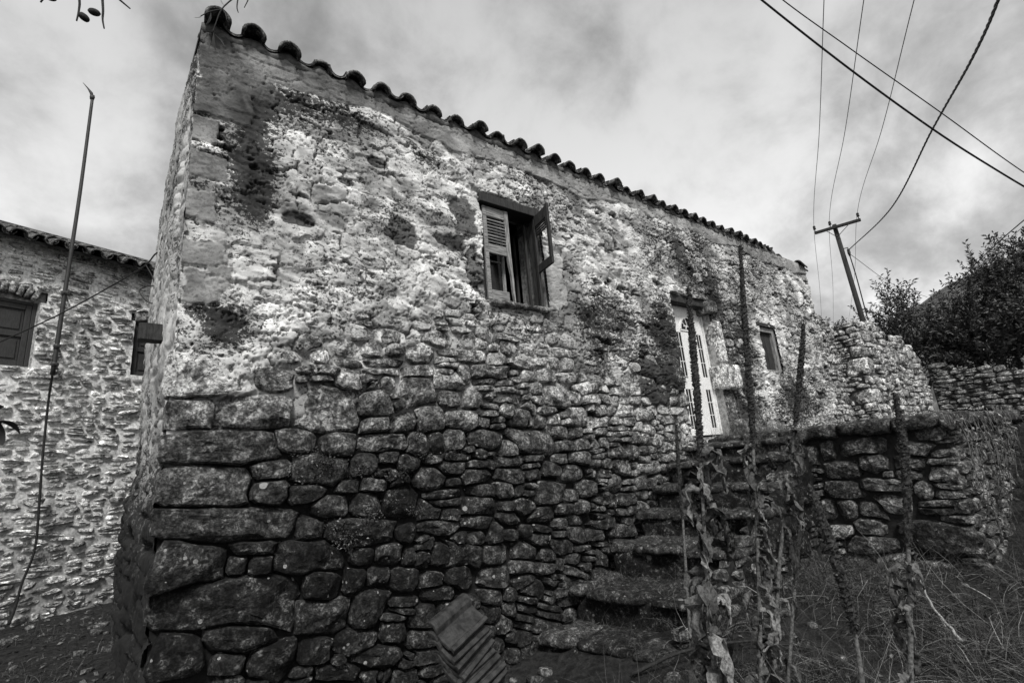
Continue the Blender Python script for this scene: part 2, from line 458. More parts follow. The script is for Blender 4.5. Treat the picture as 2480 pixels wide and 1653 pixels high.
def build_stones(fr, seeds, ras, box_, res, front, tone, lime, lich, back, px_of, parent, mat, limit=300, gap=0.010, bulge=0.03, name='stone', keep=None, clip=None, r=None, dome=0.03):
    """cuts every cell of the raster out as a solid, lumpy stone; the largest in view become parts, the rest one joined part"""
    u0, u1, z0, z1 = box_; D, D2, Lb = ras; nu, nz = Lb.shape
    order = []
    for i, s in enumerate(seeds):
        if keep is not None and not keep(i, s): continue
        order.append((px_of(s), i))
    order.sort(reverse=True)
    rest = MB(); nrest = 0; cnt = 0
    for rank, (px, i) in enumerate(order):
        cu, cz, a, b, rot = seeds[i]
        na = int(np.clip(px / 3.6, 14, 56)) if rank < limit else 10
        th = np.arange(na) * 2 * math.pi / na + r.uniform(0, 6)
        # angles spread evenly along the outline of a long stone
        ex = np.sign(np.cos(th)) * np.abs(np.cos(th)) ** 0.72; ey = np.sign(np.sin(th)) * np.abs(np.sin(th)) ** 0.72
        c, s_ = math.cos(rot), math.sin(rot)
        dx = (a * ex * c - b * ey * s_); dz = (a * ex * s_ + b * ey * c)
        ts = np.linspace(0.1, 1.8, 44)
        pu = cu + dx[:, None] * ts; pz = cz + dz[:, None] * ts
        iu = np.clip(((pu - u0) / res + 0.5).astype(int), 0, nu - 1); iz = np.clip(((pz - z0) / res + 0.5).astype(int), 0, nz - 1)
        ok = (Lb[iu, iz] == i) & (D[iu, iz] < 1.32) & (pu > u0) & (pu < u1) & (pz > z0) & (pz < z1)
        ok = np.logical_and.accumulate(ok, axis=1)
        rad = np.where(ok.any(1), 0.1 + (ts[1] - ts[0]) * (ok.sum(1) - 0.5), 0.0)
        if rad.max() < 0.25: continue
        rad = np.maximum(rad, 0.18)
        rad = 0.88 * rad + 0.06 * (np.roll(rad, 1) + np.roll(rad, -1))
        ln = np.hypot(dx, dz)
        g = gap * r.uniform(0.6, 1.5)
        rad = np.maximum(rad - g / ln, 0.12)
        rad = rad * (1 + 0.035 * fbm(th * 1.5 + i, th * 0 + i * 3.3, 3, 3) * 2)
        size = math.sqrt(a * b)
        nf = 3 if rank >= limit else int(np.clip(px / 9, 3, 9))
        tt = list(1 - (1 - np.linspace(0, 1, nf + 1)[1:]) ** 1.5)
        F0 = front(cu, cz) + r.normal(0, 0.012)
        npl = r.integers(4, 8)
        pang = r.uniform(0, 2 * math.pi, npl); psl = r.uniform(.18, .95, npl) ** 1.2; ext = np.hypot(a * np.cos(pang - rot), b * np.sin(pang - rot)); pr = r.uniform(.15, .85, npl) * ext
        tilt = r.normal(0, .09, 2)
        def hgt(U_, Z_, t_):
            x = U_ - cu; y = Z_ - cz
            h = np.zeros(np.shape(x)) + tilt[0] * x + tilt[1] * y
            for q in range(npl):
                h = np.minimum(h, psl[q] * (pr[q] - (x * math.cos(pang[q]) + y * math.sin(pang[q]))))
            h = np.maximum(h, -0.07)
            k_ = 0.03 / max(size, 0.03)
            h = h + 0.10 * min(size, 0.14) * (np.abs(fbm(U_ * 8 + i, Z_ * 11, 4, 5, .55)) * -2.6 + .6) + 0.010 * fbm(U_ * 38, Z_ * 38, 2, 9)
            return F0 + h - min(bulge, size * 0.35) * (dome * t_ ** 2 + t_ ** 18)
        V = [fr.pt(np.array([cu]), np.array([cz]), hgt(np.array([cu]), np.array([cz]), 0.0))]
        for t_ in tt:
            U_ = cu + dx * rad * t_; Z_ = cz + dz * rad * t_
            V.append(fr.pt(U_, Z_, hgt(U_, Z_, t_)))
        bk = back(cu, cz)
        U_ = cu + dx * rad * 1.01; Z_ = cz + dz * rad * 1.01
        V.append(fr.pt(U_, Z_, np.minimum(hgt(U_, Z_, 1.0) - min(0.05, size * 0.4), F0 - 0.015)))
        U_ = cu + dx * rad * 0.93; Z_ = cz + dz * rad * 0.93
        V.append(fr.pt(U_, Z_, np.full(na, bk)))
        nr = len(V) - 1
        V = np.concatenate(V)
        k1 = np.arange(na); k2 = (k1 + 1) % na
        T = np.stack([np.zeros(na, int), 1 + k1, 1 + k2], -1)
        Q = []
        for q in range(nr - 1):
            o = 1 + q * na
            Q.append(np.stack([o + k1, o + na + k1, o + na + k2, o + k2], -1))
        Q = np.concatenate(Q)
        capn = 1 + (nr - 1) * na
        V = np.concatenate([V, fr.pt(np.array([cu]), np.array([cz]), np.array([bk]))])
        T = np.concatenate([T, np.stack([np.full(na, len(V) - 1), capn + k2, capn + k1], -1)])
        if fr.flip: T = T[:, ::-1]; Q = Q[:, ::-1]
        at = dict(tone=tone(cu, cz) * math.exp(r.normal(0, 0.28)), lime=lime(cu, cz) + r.normal(0, 0.05), lich=lich(cu, cz))
        if cnt < limit:
            o_ = MB().add(V, Q=Q, T=T, **at).build(name, mat, parent); cnt += 1
            o_.data.set_sharp_from_angle(angle=R(17))
        else:
            rest.add(V, Q=Q, T=T, **at); nrest += 1
    if nrest: rest.build('small_stones', mat, parent, kind='stuff').data.set_sharp_from_angle(angle=R(30))
    return cnt, nrest
def grid_sheet(fr, us, zs, H, keepq=None):
    nu, nz = len(us), len(zs)
    UU, ZZ = np.meshgrid(us, zs, indexing='ij')
    V = fr.O + UU[..., None] * fr.U + ZZ[..., None] * fr.W + H[..., None] * fr.N
    i, j = np.meshgrid(np.arange(nu - 1), np.arange(nz - 1), indexing='ij')
    if keepq is not None:
        m = keepq(0.5 * (UU[:-1, :-1] + UU[1:, 1:]), 0.5 * (ZZ[:-1, :-1] + ZZ[1:, 1:])); i, j = i[m], j[m]
    a = (i * nz + j).ravel()
    Q = np.stack([a, a + nz, a + nz + 1, a + 1], -1)
    if fr.flip: Q = Q[:, ::-1]
    return V.reshape(-1, 3), Q
def sample(ras_arr, box_, res, UU, ZZ):
    u0, u1, z0, z1 = box_
    iu = np.clip(((UU - u0) / res + 0.5).astype(int), 0, ras_arr.shape[0] - 1); iz = np.clip(((ZZ - z0) / res + 0.5).astype(int), 0, ras_arr.shape[1] - 1)
    return ras_arr[iu, iz]
CAMP = np.array([0, 0, EYE])
def px_size(fr, s):
    P = fr.pt(np.array([s[0]]), np.array([s[1]]), np.array([0.0]))[0] - CAMP
    d = np.linalg.norm(P); cosn = abs(P @ fr.N) / d
    return 484 / d * math.sqrt(max(cosn, .05) * s[2] * s[3]) * 2 * 1.8

# ------------------------------------------------------------------ ground
def ground_h(x, y):
    x = np.asarray(x, float); y = np.asarray(y, float)
    h = -0.08 - 0.42 * np.exp(-((x - 2.4) ** 2 / 5.0 + (y - 4.4) ** 2 / 3.5))
    h = h + 1.45 * sstep(8.0, 12.0, x) * sstep(9.5, 3.0, y - 0.0) + 0.10 * sstep(3, 7, x) * sstep(3.5, 1, y)
    near = np.exp(-((x - 4) ** 2 + (y - 2) ** 2) / 60)
    return h + near * (0.10 * fbm(x * 1.1, y * 1.1, 4, 21)) + 0.5 * fbm(x * 0.03, y * 0.03, 2, 5) * sstep(30, 80, np.hypot(x, y))
gx = np.concatenate([[-600, -300, -120, -60, -30, -15, -8], np.arange(-4, 14, 0.12), [15, 17, 20, 24, 30, 40, 60, 100, 200, 400, 700]])
gy = np.concatenate([[-600, -300, -120, -60, -30, -15, -8, -5], np.arange(-3, 13, 0.12), [14, 16, 20, 28, 40, 60, 100, 200, 400, 700]])
GX, GY = np.meshgrid(gx, gy, indexing='ij')
GV = np.stack([GX, GY, ground_h(GX, GY)], -1).reshape(-1, 3)
gi, gj = np.meshgrid(np.arange(len(gx) - 1), np.arange(len(gy) - 1), indexing='ij')
ga = (gi * len(gy) + gj).ravel()
link('ground', mesh_np('ground', GV, np.stack([ga, ga + len(gy), ga + len(gy) + 1, ga + 1], -1), M_soil), kind='structure')

# ================================================================== THE OLD HOUSE
HX0, HX1, HY, EAVE = 0.17, 13.36, 4.6, 5.80
house = thing('stone_house', (HX0, HY, -0.5), 'long old rubble stone house with flaking limewash, open window and white door', 'house')
FF = Frame((0, HY, 0), (1, 0, 0), (0, 0, 1), (0, -1, 0))
WIN = (3.26, 4.27, 3.53, 5.0); DOOR = (7.16, 8.36, 1.70, 4.20); SWIN = (10.13, 10.86, 2.92, 3.90)
OPEN = (WIN, DOOR, SWIN)
def in_open(u, z, m=0.0):
    f = False
    for a, b, c, d in OPEN: f = f | ((u > a - m) & (u < b + m) & (z > c - m) & (z < d + m))
    return f
big_stones = [(0.32,2.15,0.14,0.11,-0.01),(0.82,2.16,0.25,0.12,-0.01),(1.38,2.22,0.3,0.19,-0.0),(0.57,1.9,0.38,0.13,-0.05),(1.11,1.92,0.16,0.1,-0.04),(0.47,1.59,0.28,0.15,-0.1),(0.93,1.69,0.17,0.08,-0.08),(0.91,1.51,0.15,0.09,-0.1),(0.65,1.3,0.45,0.12,-0.14),(0.41,1.02,0.22,0.16,-0.18),(0.81,1.09,0.17,0.05,-0.16),(0.69,0.98,0.08,0.07,-0.18),(0.86,0.95,0.09,0.07,-0.18),(0.72,0.69,0.5,0.18,-0.22),(0.76,0.46,0.27,0.11,-0.25),(0.37,0.44,0.15,0.12,-0.27),(0.96,0.26,0.19,0.14,-0.27),(0.68,0.29,0.11,0.08,-0.28),(1.49,1.86,0.15,0.1,-0.05),(1.34,1.65,0.24,0.13,-0.08),(1.92,1.87,0.25,0.08,-0.05),(1.71,1.68,0.12,0.11,-0.07),(1.98,1.73,0.11,0.06,-0.06),(2.18,1.64,0.12,0.09,-0.07),(1.57,1.49,0.12,0.07,-0.1),(1.83,1.48,0.14,0.07,-0.1),(1.21,1.47,0.16,0.08,-0.1),(1.43,1.33,0.16,0.1,-0.12),(1.73,1.31,0.14,0.1,-0.12),(2.07,1.29,0.18,0.13,-0.12),(2.39,1.16,0.12,0.1,-0.13),(2.96,1.16,0.22,0.09,-0.12),(1.71,1.08,0.33,0.11,-0.15),(1.25,1.17,0.12,0.08,-0.14),(1.24,0.95,0.26,0.12,-0.17),(1.71,0.86,0.11,0.08,-0.17),(1.95,0.85,0.13,0.1,-0.17),(2.15,0.79,0.07,0.08,-0.17),(2.29,0.74,0.08,0.09,-0.18),(2.5,0.75,0.12,0.11,-0.17),(1.36,0.68,0.16,0.14,-0.21),(1.63,0.68,0.1,0.11,-0.2),(1.85,0.67,0.1,0.09,-0.19),(2.1,0.61,0.14,0.1,-0.2),(2.38,0.54,0.15,0.08,-0.2),(2.69,0.53,0.16,0.12,-0.19),(1.37,0.46,0.25,0.15,-0.23),(1.75,0.42,0.18,0.15,-0.23),(1.65,0.2,0.21,0.1,-0.26),(1.97,0.2,0.13,0.09,-0.25),(1.28,0.22,0.13,0.11,-0.27),(1.83,0.04,0.19,0.08,-0.27),(1.47,0.0,0.2,0.06,-0.29),(1.84,2.05,0.13,0.08,-0.02),(2.15,2.06,0.16,0.09,-0.02),(2.45,2.11,0.16,0.13,-0.01),(1.82,2.25,0.16,0.12,0.0),(2.33,2.39,0.17,0.13,0.02),(1.59,2.47,0.13,0.09,0.03),(2.7,2.31,0.16,0.1,0.01),(2.97,2.31,0.13,0.12,0.01),(2.82,2.07,0.2,0.1,-0.02),(3.14,1.85,0.2,0.1,-0.04),(2.28,1.85,0.1,0.11,-0.05),(2.48,1.84,0.09,0.11,-0.05),(2.71,1.87,0.13,0.11,-0.04),(2.4,1.48,0.16,0.11,-0.09),(2.68,1.57,0.16,0.07,-0.08),(2.95,0.99,0.19,0.06,-0.14),(3.3,1.29,0.12,0.11,-0.1),(3.13,0.65,0.2,0.1,-0.17),(2.69,0.86,0.11,0.08,-0.15),(3.99,1.17,0.24,0.12,-0.11),(3.62,1.06,0.16,0.09,-0.12),(3.84,0.96,0.2,0.08,-0.13),(3.64,2.07,0.14,0.11,-0.02),(4.31,2.33,0.21,0.12,0.01),(4.65,2.08,0.18,0.13,-0.01),(5.61,2.16,0.2,0.11,-0.01),(3.82,1.8,0.33,0.14,-0.04),(4.36,1.71,0.17,0.07,-0.05),(4.42,1.39,0.2,0.1,-0.08),(4.25,1.56,0.13,0.08,-0.07),(4.59,1.55,0.19,0.08,-0.06),(4.67,1.15,0.17,0.11,-0.1),(5.04,1.32,0.16,0.08,-0.08),(5.65,1.58,0.14,0.1,-0.06),(5.39,1.39,0.13,0.11,-0.07),(4.48,0.96,0.14,0.1,-0.12),(4.2,0.98,0.15,0.07,-0.12),(3.8,0.68,0.19,0.08,-0.16),(3.57,0.6,0.18,0.09,-0.17),(3.52,0.43,0.18,0.08,-0.19),(4.36,0.65,0.16,0.09,-0.15),(4.68,0.6,0.17,0.09,-0.15),(3.88,0.5,0.14,0.08,-0.17),(4.08,0.71,0.11,0.06,-0.15),(3.63,0.19,0.14,0.08,-0.21),(0.40,2.49,0.23,0.16,0.04),(0.46,3.21,0.28,0.11,0.15),(0.24,2.88,0.06,0.14,0.1),(0.48,2.9,0.17,0.17,0.1),(0.93,3.1,0.19,0.06,0.12),(1.09,2.97,0.14,0.06,0.1),(0.93,2.83,0.18,0.06,0.08),(0.98,2.69,0.12,0.07,0.06),(1.31,2.7,0.09,0.09,0.06)]
# alternating corner blocks above, and dressed blocks round the openings
big_stones += [(0.31,3.52,.14,.13,0.05),(0.42,3.82,.25,.12,.04),(0.30,4.10,.13,.12,0),(0.40,4.38,.23,.12,0),(0.29,4.66,.12,.13,0),(0.42,4.95,.25,.13,0),(0.31,5.25,.14,.13,0),(0.44,5.56,.27,.14,0)]
big_stones += [(3.18,3.40,.12,.10,0),(3.62,3.42,.2,.09,0),(4.02,3.41,.16,.1,0),(4.4,3.42,.15,.08,0),(2.71,4.18,.25,.09,-.08),(2.18,4.14,.16,.13,0),(5.75,4.85,.13,.17,.3),(3.05,4.6,.16,.3,0),(3.12,4.0,.1,.2,0)]
def csize(u, z):
    s = 1.0 if u < 3.2 else 0.92
    if z > 2.5: return 0.30 * s, 0.185 * s
    return 0.27 * s, 0.165 * s
def crot(u, z): return -0.14 * max(0, 1.95 - z) if u < 8 else 0.0
rs = np.random.default_rng(21)
HB = (HX0 - .055, HX1, -0.62, 5.84)
seeds = fill_courses(big_stones, HX0 + .05, HX1, -0.6, 5.8, csize, crot, rs, inside=lambda u, z: (u > .60 or z > 2.7) and not in_open(u, z, 0.05))
seeds = fill_gaps(seeds, *HB, 0.02, rs, 3, inside=lambda u, z: u > 0.55 and not in_open(u, z, 0.02))
RES = 0.012
ras = raster(seeds, *HB, RES)
_u, _zz = np.meshgrid(HB[0] + np.arange(ras[2].shape[0]) * RES, HB[2] + np.arange(ras[2].shape[1]) * RES, indexing='ij')
ras[2][in_open(_u, _zz, 0.004)] = -1
zb_u = [0, .8, 1.5, 2.5, 3.3, 4.2, 5, 6, 7, 8, 9, 13.4]
zb_z = [2.50, 2.75, 3.05, 3.12, 3.15, 3.05, 2.7, 2.4, 2.0, 1.5, 1.35, 1.35]
def zb(u): return np.interp(u, zb_u, zb_z)
# plaster sheet: thickness follows the hidden stones, broken by cracks and lost patches
us = [HX0 - 0.0]
while us[-1] < HX1: us.append(us[-1] + 0.0105 + 0.0013 * us[-1])
us = np.array(us); zs = np.arange(-0.6, 5.83, 0.0125)
UU, ZZ = np.meshgrid(us, zs, indexing='ij')
wu = UU + 0.05 * fbm(UU * 4, ZZ * 4, 3, 31); wz = ZZ + 0.05 * fbm(UU * 4, ZZ * 4, 3, 37)
Dw = sample(ras[0], HB, RES, wu, wz); D2w = sample(ras[1], HB, RES, wu, wz)
edge = np.clip(D2w - Dw, 0, 1)
Lw = sample(ras[2], HB, RES, wu, wz); _sa = np.array(seeds)
_ro = np.random.default_rng(3); _n = len(seeds) + 1
st_off = _ro.normal(0, 1, _n)[Lw]; st_ton = _ro.random(_n)[Lw]
st_tilt = (_ro.normal(0, .10, _n)[Lw] * (UU - _sa[Lw, 0]) + _ro.normal(0, .16, _n)[Lw] * (ZZ - _sa[Lw, 1])); st_tilt = np.clip(st_tilt, -.03, .03)
rough = fbm(UU * 5, ZZ * 7, 5, 41)
cov = sstep(-0.40, 0.30, (ZZ - zb(UU)) + 0.75 * fbm(UU * 1.9, ZZ * 2.3, 5, 43) * 1.4)
hol = fbm(UU * 3.3 + 0.8 * ZZ, ZZ * 5.5, 5, 47, 0.55)
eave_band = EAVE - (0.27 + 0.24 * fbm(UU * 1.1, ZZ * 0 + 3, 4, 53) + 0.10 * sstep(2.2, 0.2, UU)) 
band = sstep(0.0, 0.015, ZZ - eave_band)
for (a, b, c, d) in ((0.17, 0.62, 4.92, 5.5), (0.17, 0.8, 5.25, 5.8), (0.17, .5, 3.05, 3.4), (.14, .44, 3.42, 3.66), (.14, .36, 3.86, 4.1), (.14, .48, 4.25, 4.52), (.14, .36, 4.62, 4.86), (4.22, 4.62, 3.6, 4.35)):
    q = np.maximum(np.abs(UU - (a + b) / 2) / (b - a) * 2, np.abs(ZZ - (c + d) / 2) / (d - c) * 2) + 0.5 * fbm(UU * 5, ZZ * 5, 4, 57)
    band = np.maximum(band, sstep(1.02, 0.97, q))
lost = sstep(0.47, 0.52, hol + 0.12 * sstep(6, 9, UU)) * (1 - band)
stone_here = np.zeros_like(UU)
for (a, b, c, d) in ((2.71, .27, 4.18, .10), (2.18, .17, 4.14, .14), (5.75, .14, 4.85, .18), (3.02, .17, 4.62, .30), (3.13, .12, 3.95, .25), (1.1, .13, 4.06, .07), (1.55, .12, 4.6, .05), (1.9, .1, 4.95, .05)):
    q = np.hypot((UU - a) / b, (ZZ - c) / d) + 0.9 * fbm(UU * 4.5, ZZ * 6, 5, 59)
    stone_here = np.maximum(stone_here, sstep(1.05, 0.97, q))
cov = cov * (1 - lost)
mort = 0.9 * sstep(-1.05, -0.25, ZZ - zb(UU) + 0.55 * fbm(UU * 1.6, ZZ * 2.0, 4, 111) * 2); covm = np.maximum(cov, mort * (1 - lost))
crk = sstep(0.085, 0.02, edge * (1 + 1.2 * fbm(UU * 9, ZZ * 9, 3, 61)) + 0.12 * sstep(-0.05, 0.35, fbm(UU * 2.1, ZZ * 2.1, 3, 67))) 
rid = np.abs(fbm(UU * 4.2 + 2.0 * ZZ, ZZ * 6.5 - 1.0 * UU, 4, 71)); crk2 = sstep(0.030, 0.0, rid) * sstep(-0.25, 0.15, fbm(UU * 1.3, ZZ * 1.3, 3, 73)); rid3 = np.abs(fbm(UU * 7.5 + 5.0 * ZZ, ZZ * 11 - 2.0 * UU, 4, 74)); crk2 = np.maximum(crk2, sstep(0.05, 0.0, rid3) * sstep(0.0, 0.25, fbm(UU * 2.3, ZZ * 2.3, 3, 75)))
dome = 1 - np.clip(Dw, 0, 1.1) ** 2.6
amp = 1 - 0.72 * band
Hh = -0.085 + 0.045 * mort * (1 - cov) + cov * (0.100 + 0.016 * band + amp * (0.006 * dome + 0.005 * st_off + .7 * st_tilt + 0.010 * rough + 0.006 * fbm(UU * 17, ZZ * 21, 3, 79)) - (0.050 * crk + 0.042 * crk2) * (1 - 0.62 * band) - .014 * stone_here + .004 * band * fbm(UU * 6 + ZZ * 14, ZZ * 45 - UU * 22, 3, 119))
fl = fbm(UU * 2.6 + ZZ * .9, ZZ * 5.2 + UU * 1.2, 6, 83, .58); flake = sum(sstep(q, q + .025, fl) for q in (-.42, -.26, -.12, .0, .12, .25, .4)) / 7; Hh += cov * (1 - .85 * band) * 0.034 * (flake - .5)
Hh += 0.010 * fbm(UU * 14, ZZ * 14, 3, 89) * (1 - cov)
tone_p = 0.76 + 0.16 * fbm(UU * 1.3, ZZ * 1.5, 4, 97) + 0.05 * flake
tone_p *= 0.50 + 0.50 * sstep(-.22, .02, fl + .25 * fbm(UU * 9, ZZ * 11, 4, 113))
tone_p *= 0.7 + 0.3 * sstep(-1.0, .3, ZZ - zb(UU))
tone_p *= (0.68 + 0.42 * st_ton) * (1 - .25 * sstep(-.1, -.5, fbm(UU * .8, ZZ * .8, 3, 115)))
tone_p *= 1 - .82 * stone_here
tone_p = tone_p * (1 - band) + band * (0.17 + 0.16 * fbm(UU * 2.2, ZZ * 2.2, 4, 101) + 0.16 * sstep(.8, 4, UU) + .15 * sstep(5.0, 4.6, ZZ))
tone_p *= 1 - 0.62 * crk * (1 - band) * cov
tone_p *= 1 + .5 * fbm(UU * 5, ZZ * 6, 5, 121)
st = 0.16 + 0.32 * fbm(UU * 1.7, ZZ * 1.2, 5, 103)
for (a, b, ra, rb, am) in ((.57, 5.05, .12, .3, .8), (.66, 4.6, .17, .4, .9), (.72, 4.2, .13, .28, .8), (.46, 2.92, .2, .2, .9), (7.9, 4.7, .7, .55, .45), (8.6, 4.3, .5, .8, .4), (6.6, 2.5, .7, .7, .6), (7.6, 5.2, .4, .4, .3), (.75, 5.28, .3, .15, .5), (8.9, 2.6, .7, 1.0, .6), (6.9, 3.4, .3, .7, .45), (11.5, 2.3, 1.6, .6, .35), (9.5, 3.9, .5, .7, .3), (2.5, 5.2, .25, .12, .5), (1.45, 5.4, .5, .12, .4), (5.2, 3.4, .9, .5, .3), (12.6, 4.0, .5, 1.2, .3)):
    q = ((UU - a) / ra) ** 2 + ((ZZ - b) / rb) ** 2
    st = st + am * np.exp(-q) * (0.8 + 0.9 * fbm(UU * 3, ZZ * 3, 4, 107))
st = np.clip(st, 0, 1.2)
V, Q = grid_sheet(FF, us, zs, Hh, lambda u, z: ~in_open(u, z))
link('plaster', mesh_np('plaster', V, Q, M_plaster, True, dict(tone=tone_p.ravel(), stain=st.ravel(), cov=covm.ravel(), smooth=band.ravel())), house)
# the stones themselves
def f_front(u, z):
    k_ = float(sstep(-0.6, 0.5, z - zb(u)))
    return 0.040 - 0.034 * k_ + (0.012 if u < 0.5 else 0)
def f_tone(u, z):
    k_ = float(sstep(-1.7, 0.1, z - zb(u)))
    return (0.025 + 0.19 * k_ + 0.034 * float(sstep(1.5, 5, u))) * (1 - .35 * float(sstep(1.5, .5, z)))  # last factor darkens low stones: damp stone, plus vignette put into the colour
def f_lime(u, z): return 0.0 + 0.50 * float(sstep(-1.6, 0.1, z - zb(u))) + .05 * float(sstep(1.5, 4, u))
def f_lich(u, z): return 1.0 if z < 2.4 else 0.2
cov_ok = lambda u, z: float(cov[min(len(us) - 1, np.searchsorted(us, u)), int(np.clip((z + 0.6) / 0.0125, 0, len(zs) - 1))])
def keep(i, s):
    if in_open(s[0], s[1], -0.03): return False
    # a stone wholly under sound plaster shows nothing of itself
    pts = [cov_ok(s[0] + q * s[2], s[1] + w * s[3]) for q, w in ((0, 0), (.7, 0), (-.7, 0), (0, .7), (0, -.7))]
    return min(pts) < 0.8
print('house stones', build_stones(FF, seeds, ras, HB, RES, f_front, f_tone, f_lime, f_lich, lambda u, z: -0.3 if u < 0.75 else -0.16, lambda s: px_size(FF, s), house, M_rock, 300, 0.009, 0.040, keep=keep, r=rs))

# gable wall, seen almost edge on
GL = 4.4
gd = np.array([-0.034, 1, 0]); gd /= np.linalg.norm(gd)
GF = Frame((HX0, HY, 0), gd, (0, 0, 1), (-gd[1], gd[0], 0))
def verge(v): return np.interp(v, [0, 2.1, GL], [5.80, 6.32, 5.98])
rg = np.random.default_rng(5)
gs = fill_courses([], 0, GL, -0.6, 6.4, lambda u, z: (0.34, 0.2), lambda u, z: 0, rg)
gb = (0, GL, -0.6, 6.5); gr = raster(gs, *gb, 0.02)
gv = np.concatenate([np.arange(0.05, 1.2, 0.02), np.arange(1.2, GL, 0.04), [GL]]); gz = np.linspace(0, 1, 520)
VV, TT = np.meshgrid(gv, gz, indexing='ij'); GZ = -0.6 + (verge(VV) + 0.6) * TT
VV = VV - 0.075 * np.exp(-(VV - .05) / .08) * sstep(2.2, 2.9, GZ)
gdome = 1 - np.clip(sample(gr[0], gb, 0.02, VV + .03 * fbm(VV * 5, GZ * 5, 3, 5), GZ + .03 * fbm(VV * 5, GZ * 5, 3, 6)), 0, 1.15) ** 3
low = sstep(2.6, 1.2, GZ + 0.5 * fbm(VV * 1.5, GZ * 1.5, 3, 7))
gh = -0.02 + 0.020 * gdome * (1 + 1.5 * low) + 0.03 * fbm(VV * 2.2, GZ * 2.4, 5, 8) + 0.02 * fbm(VV * 12, GZ * 9, 4, 9)
gh += 0.045 * sstep(0.5, 0.62, VV + 0.2 * fbm(VV * 0, GZ * 1.5, 4, 10)) * sstep(2.3, 2.8, GZ) * (1 - 0.6 * sstep(4.7, 5.1, GZ)) - 0.05 * low * sstep(1.0, 1.12, np.clip(sample(gr[0], gb, 0.02, VV, GZ), 0, 1.2))
gh += 0.10 * sstep(1.9, 1.3, GZ) * sstep(0.3, 2.5, VV)
V, Q = grid_sheet(GF, gv, gz, gh, None)
V = (GF.O + VV[..., None] * GF.U + GZ[..., None] * GF.W + gh[..., None] * GF.N).reshape(-1, 3)
link('gable_plaster', mesh_np('gable_plaster', V, Q, M_plaster, True, dict(tone=(0.50 - 0.32 * low + 0.2 * fbm(VV * 1.2, GZ * 1.2, 4, 12)).ravel(), stain=np.clip(0.15 + 0.5 * low + 0.5 * fbm(VV * 2, GZ * .9, 4, 13), 0, 1).ravel(), cov=(1 - 0.3 * low).ravel(), smooth=np.full(V.shape[0], 0.0))), house)

# closing walls behind, so that the inside is a dark room
mb = MB()
gx1 = HX0 + gd[0] * GL
box(mb, (gx1 + 0.05, HY + GL - 0.45, -0.6), (HX1 - 0.02, HY + GL - 0.02, 5.9))
box(mb, (HX1 - 0.5, HY + 0.1, -0.6), (HX1 - 0.02, HY + GL - 0.46, 5.78))
box(mb, (gx1 + 0.25, HY + 0.55, 1.50), (HX1 - 0.51, HY + GL - 0.47, 1.62))
mb.build('back_walls', M_dark, house)
# reveals of the openings: head, sill and cheeks as thick as the wall
def reveal(name, o, depth, mat):
    a, b, c, d = o; mb = MB(); t = 0.09; y0 = HY - 0.005; y1 = HY + depth
    at = dict(tone=0.33)
    for lo, hi in (((a - t, y0 + .03, c - t), (a, y1, d + t)), ((b, y0 + .03, c - t), (b + t, y1, d + t)), ((a, y0 + .03, d), (b, y1, d + t)), ((a, y0 + .03, c - t), (b, y1, c))): box(mb, lo, hi, **at)
    return mb.build(name, mat, house, smooth=False)
M_reveal = tone_mat('rough_reveal_mortar', 18, 0.45, 1.4, bump=1.0)
for o, dp in ((WIN, 0.5), (DOOR, 0.34), (SWIN, 0.45)): reveal('reveal', o, dp, M_reveal)

# ---- window with broken shutters
wa, wb_, wc, wd = WIN
win = link('window', None, house)
def part(name, fn, mat, parent, smooth=False, **props):
    mb = MB(); fn(mb); return mb.build(name, mat, parent, smooth, **props)
bev = []
def bevel(o, w=0.006, seg=1):
    m = o.modifiers.new('b', 'BEVEL'); m.width = w; m.segments = seg; m.limit_method = 'ANGLE'; return o
yw = HY + 0.07
bevel(part('lintel', lambda m: (box(m, (wa + .003, HY - .03, wd - .13), (wb_ - .003, HY + .12, wd - .003)), box(m, (wa + .003, HY + .123, wd - .10), (wb_ - .003, HY + .30, wd - .003))), M_wood_dark, win))
bevel(part('frame', lambda m: (box(m, (wa + .004, yw, wc), (wa + .06, yw + .10, wd - .135)), box(m, (wb_ - .07, yw, wc), (wb_ - .004, yw + .10, wd - .135)), box(m, (wa + .065, yw + .02, wc + .002), (wb_ - .075, yw + .09, wc + .04))), M_wood_dark, win))
# inner casement: left sash stands closed behind the shutter, right one swung inwards
def casement(m, x0, x1, y):
    box(m, (x0, y, wc + .05), (x0 + .05, y + .04, wd - .16)); box(m, (x1 - .05, y, wc + .05), (x1, y + .04, wd - .16))
    box(m, (x0 + .053, y + .003, wc + .05), (x1 - .053, y + .037, wc + .11)); box(m, (x0 + .053, y + .003, wd - .22), (x1 - .053, y + .037, wd - .16))
    box(m, (x0 + .053, y + .008, wc + .62), (x1 - .053, y + .032, wc + .645)); 
bevel(part('sash', lambda m: casement(m, wa + .075, wa + .48, yw + .11), M_wood, win))
part('pane', lambda m: box(m, (wa + .13, yw + .127, wc + .11), (wa + .43, yw + .131, wd - .22)), M_glass, win)
mb = MB(); X, Yv = np.array([.18, 0.98, 0]), np.array([-.98, .18, 0]); c0 = np.array([wb_ - .11, yw + .12, 0])
for lo, hi, z0, z1 in ((0, .05, wc + .05, wd - .16), (.34, .39, wc + .05, wd - .16)):
    c = c0 + X * (lo + hi) / 2 + np.array([0, 0, (z0 + z1) / 2]); obox(mb, c, X * .025, Yv * .018, (0, 0, (z1 - z0) / 2))
for zz in (wc + .08, wd - .19): obox(mb, c0 + X * .195 + np.array([0, 0, zz]), X * .143, Yv * .015, (0, 0, .03))
bevel(mb.build('sash', M_wood_dark, win, False))
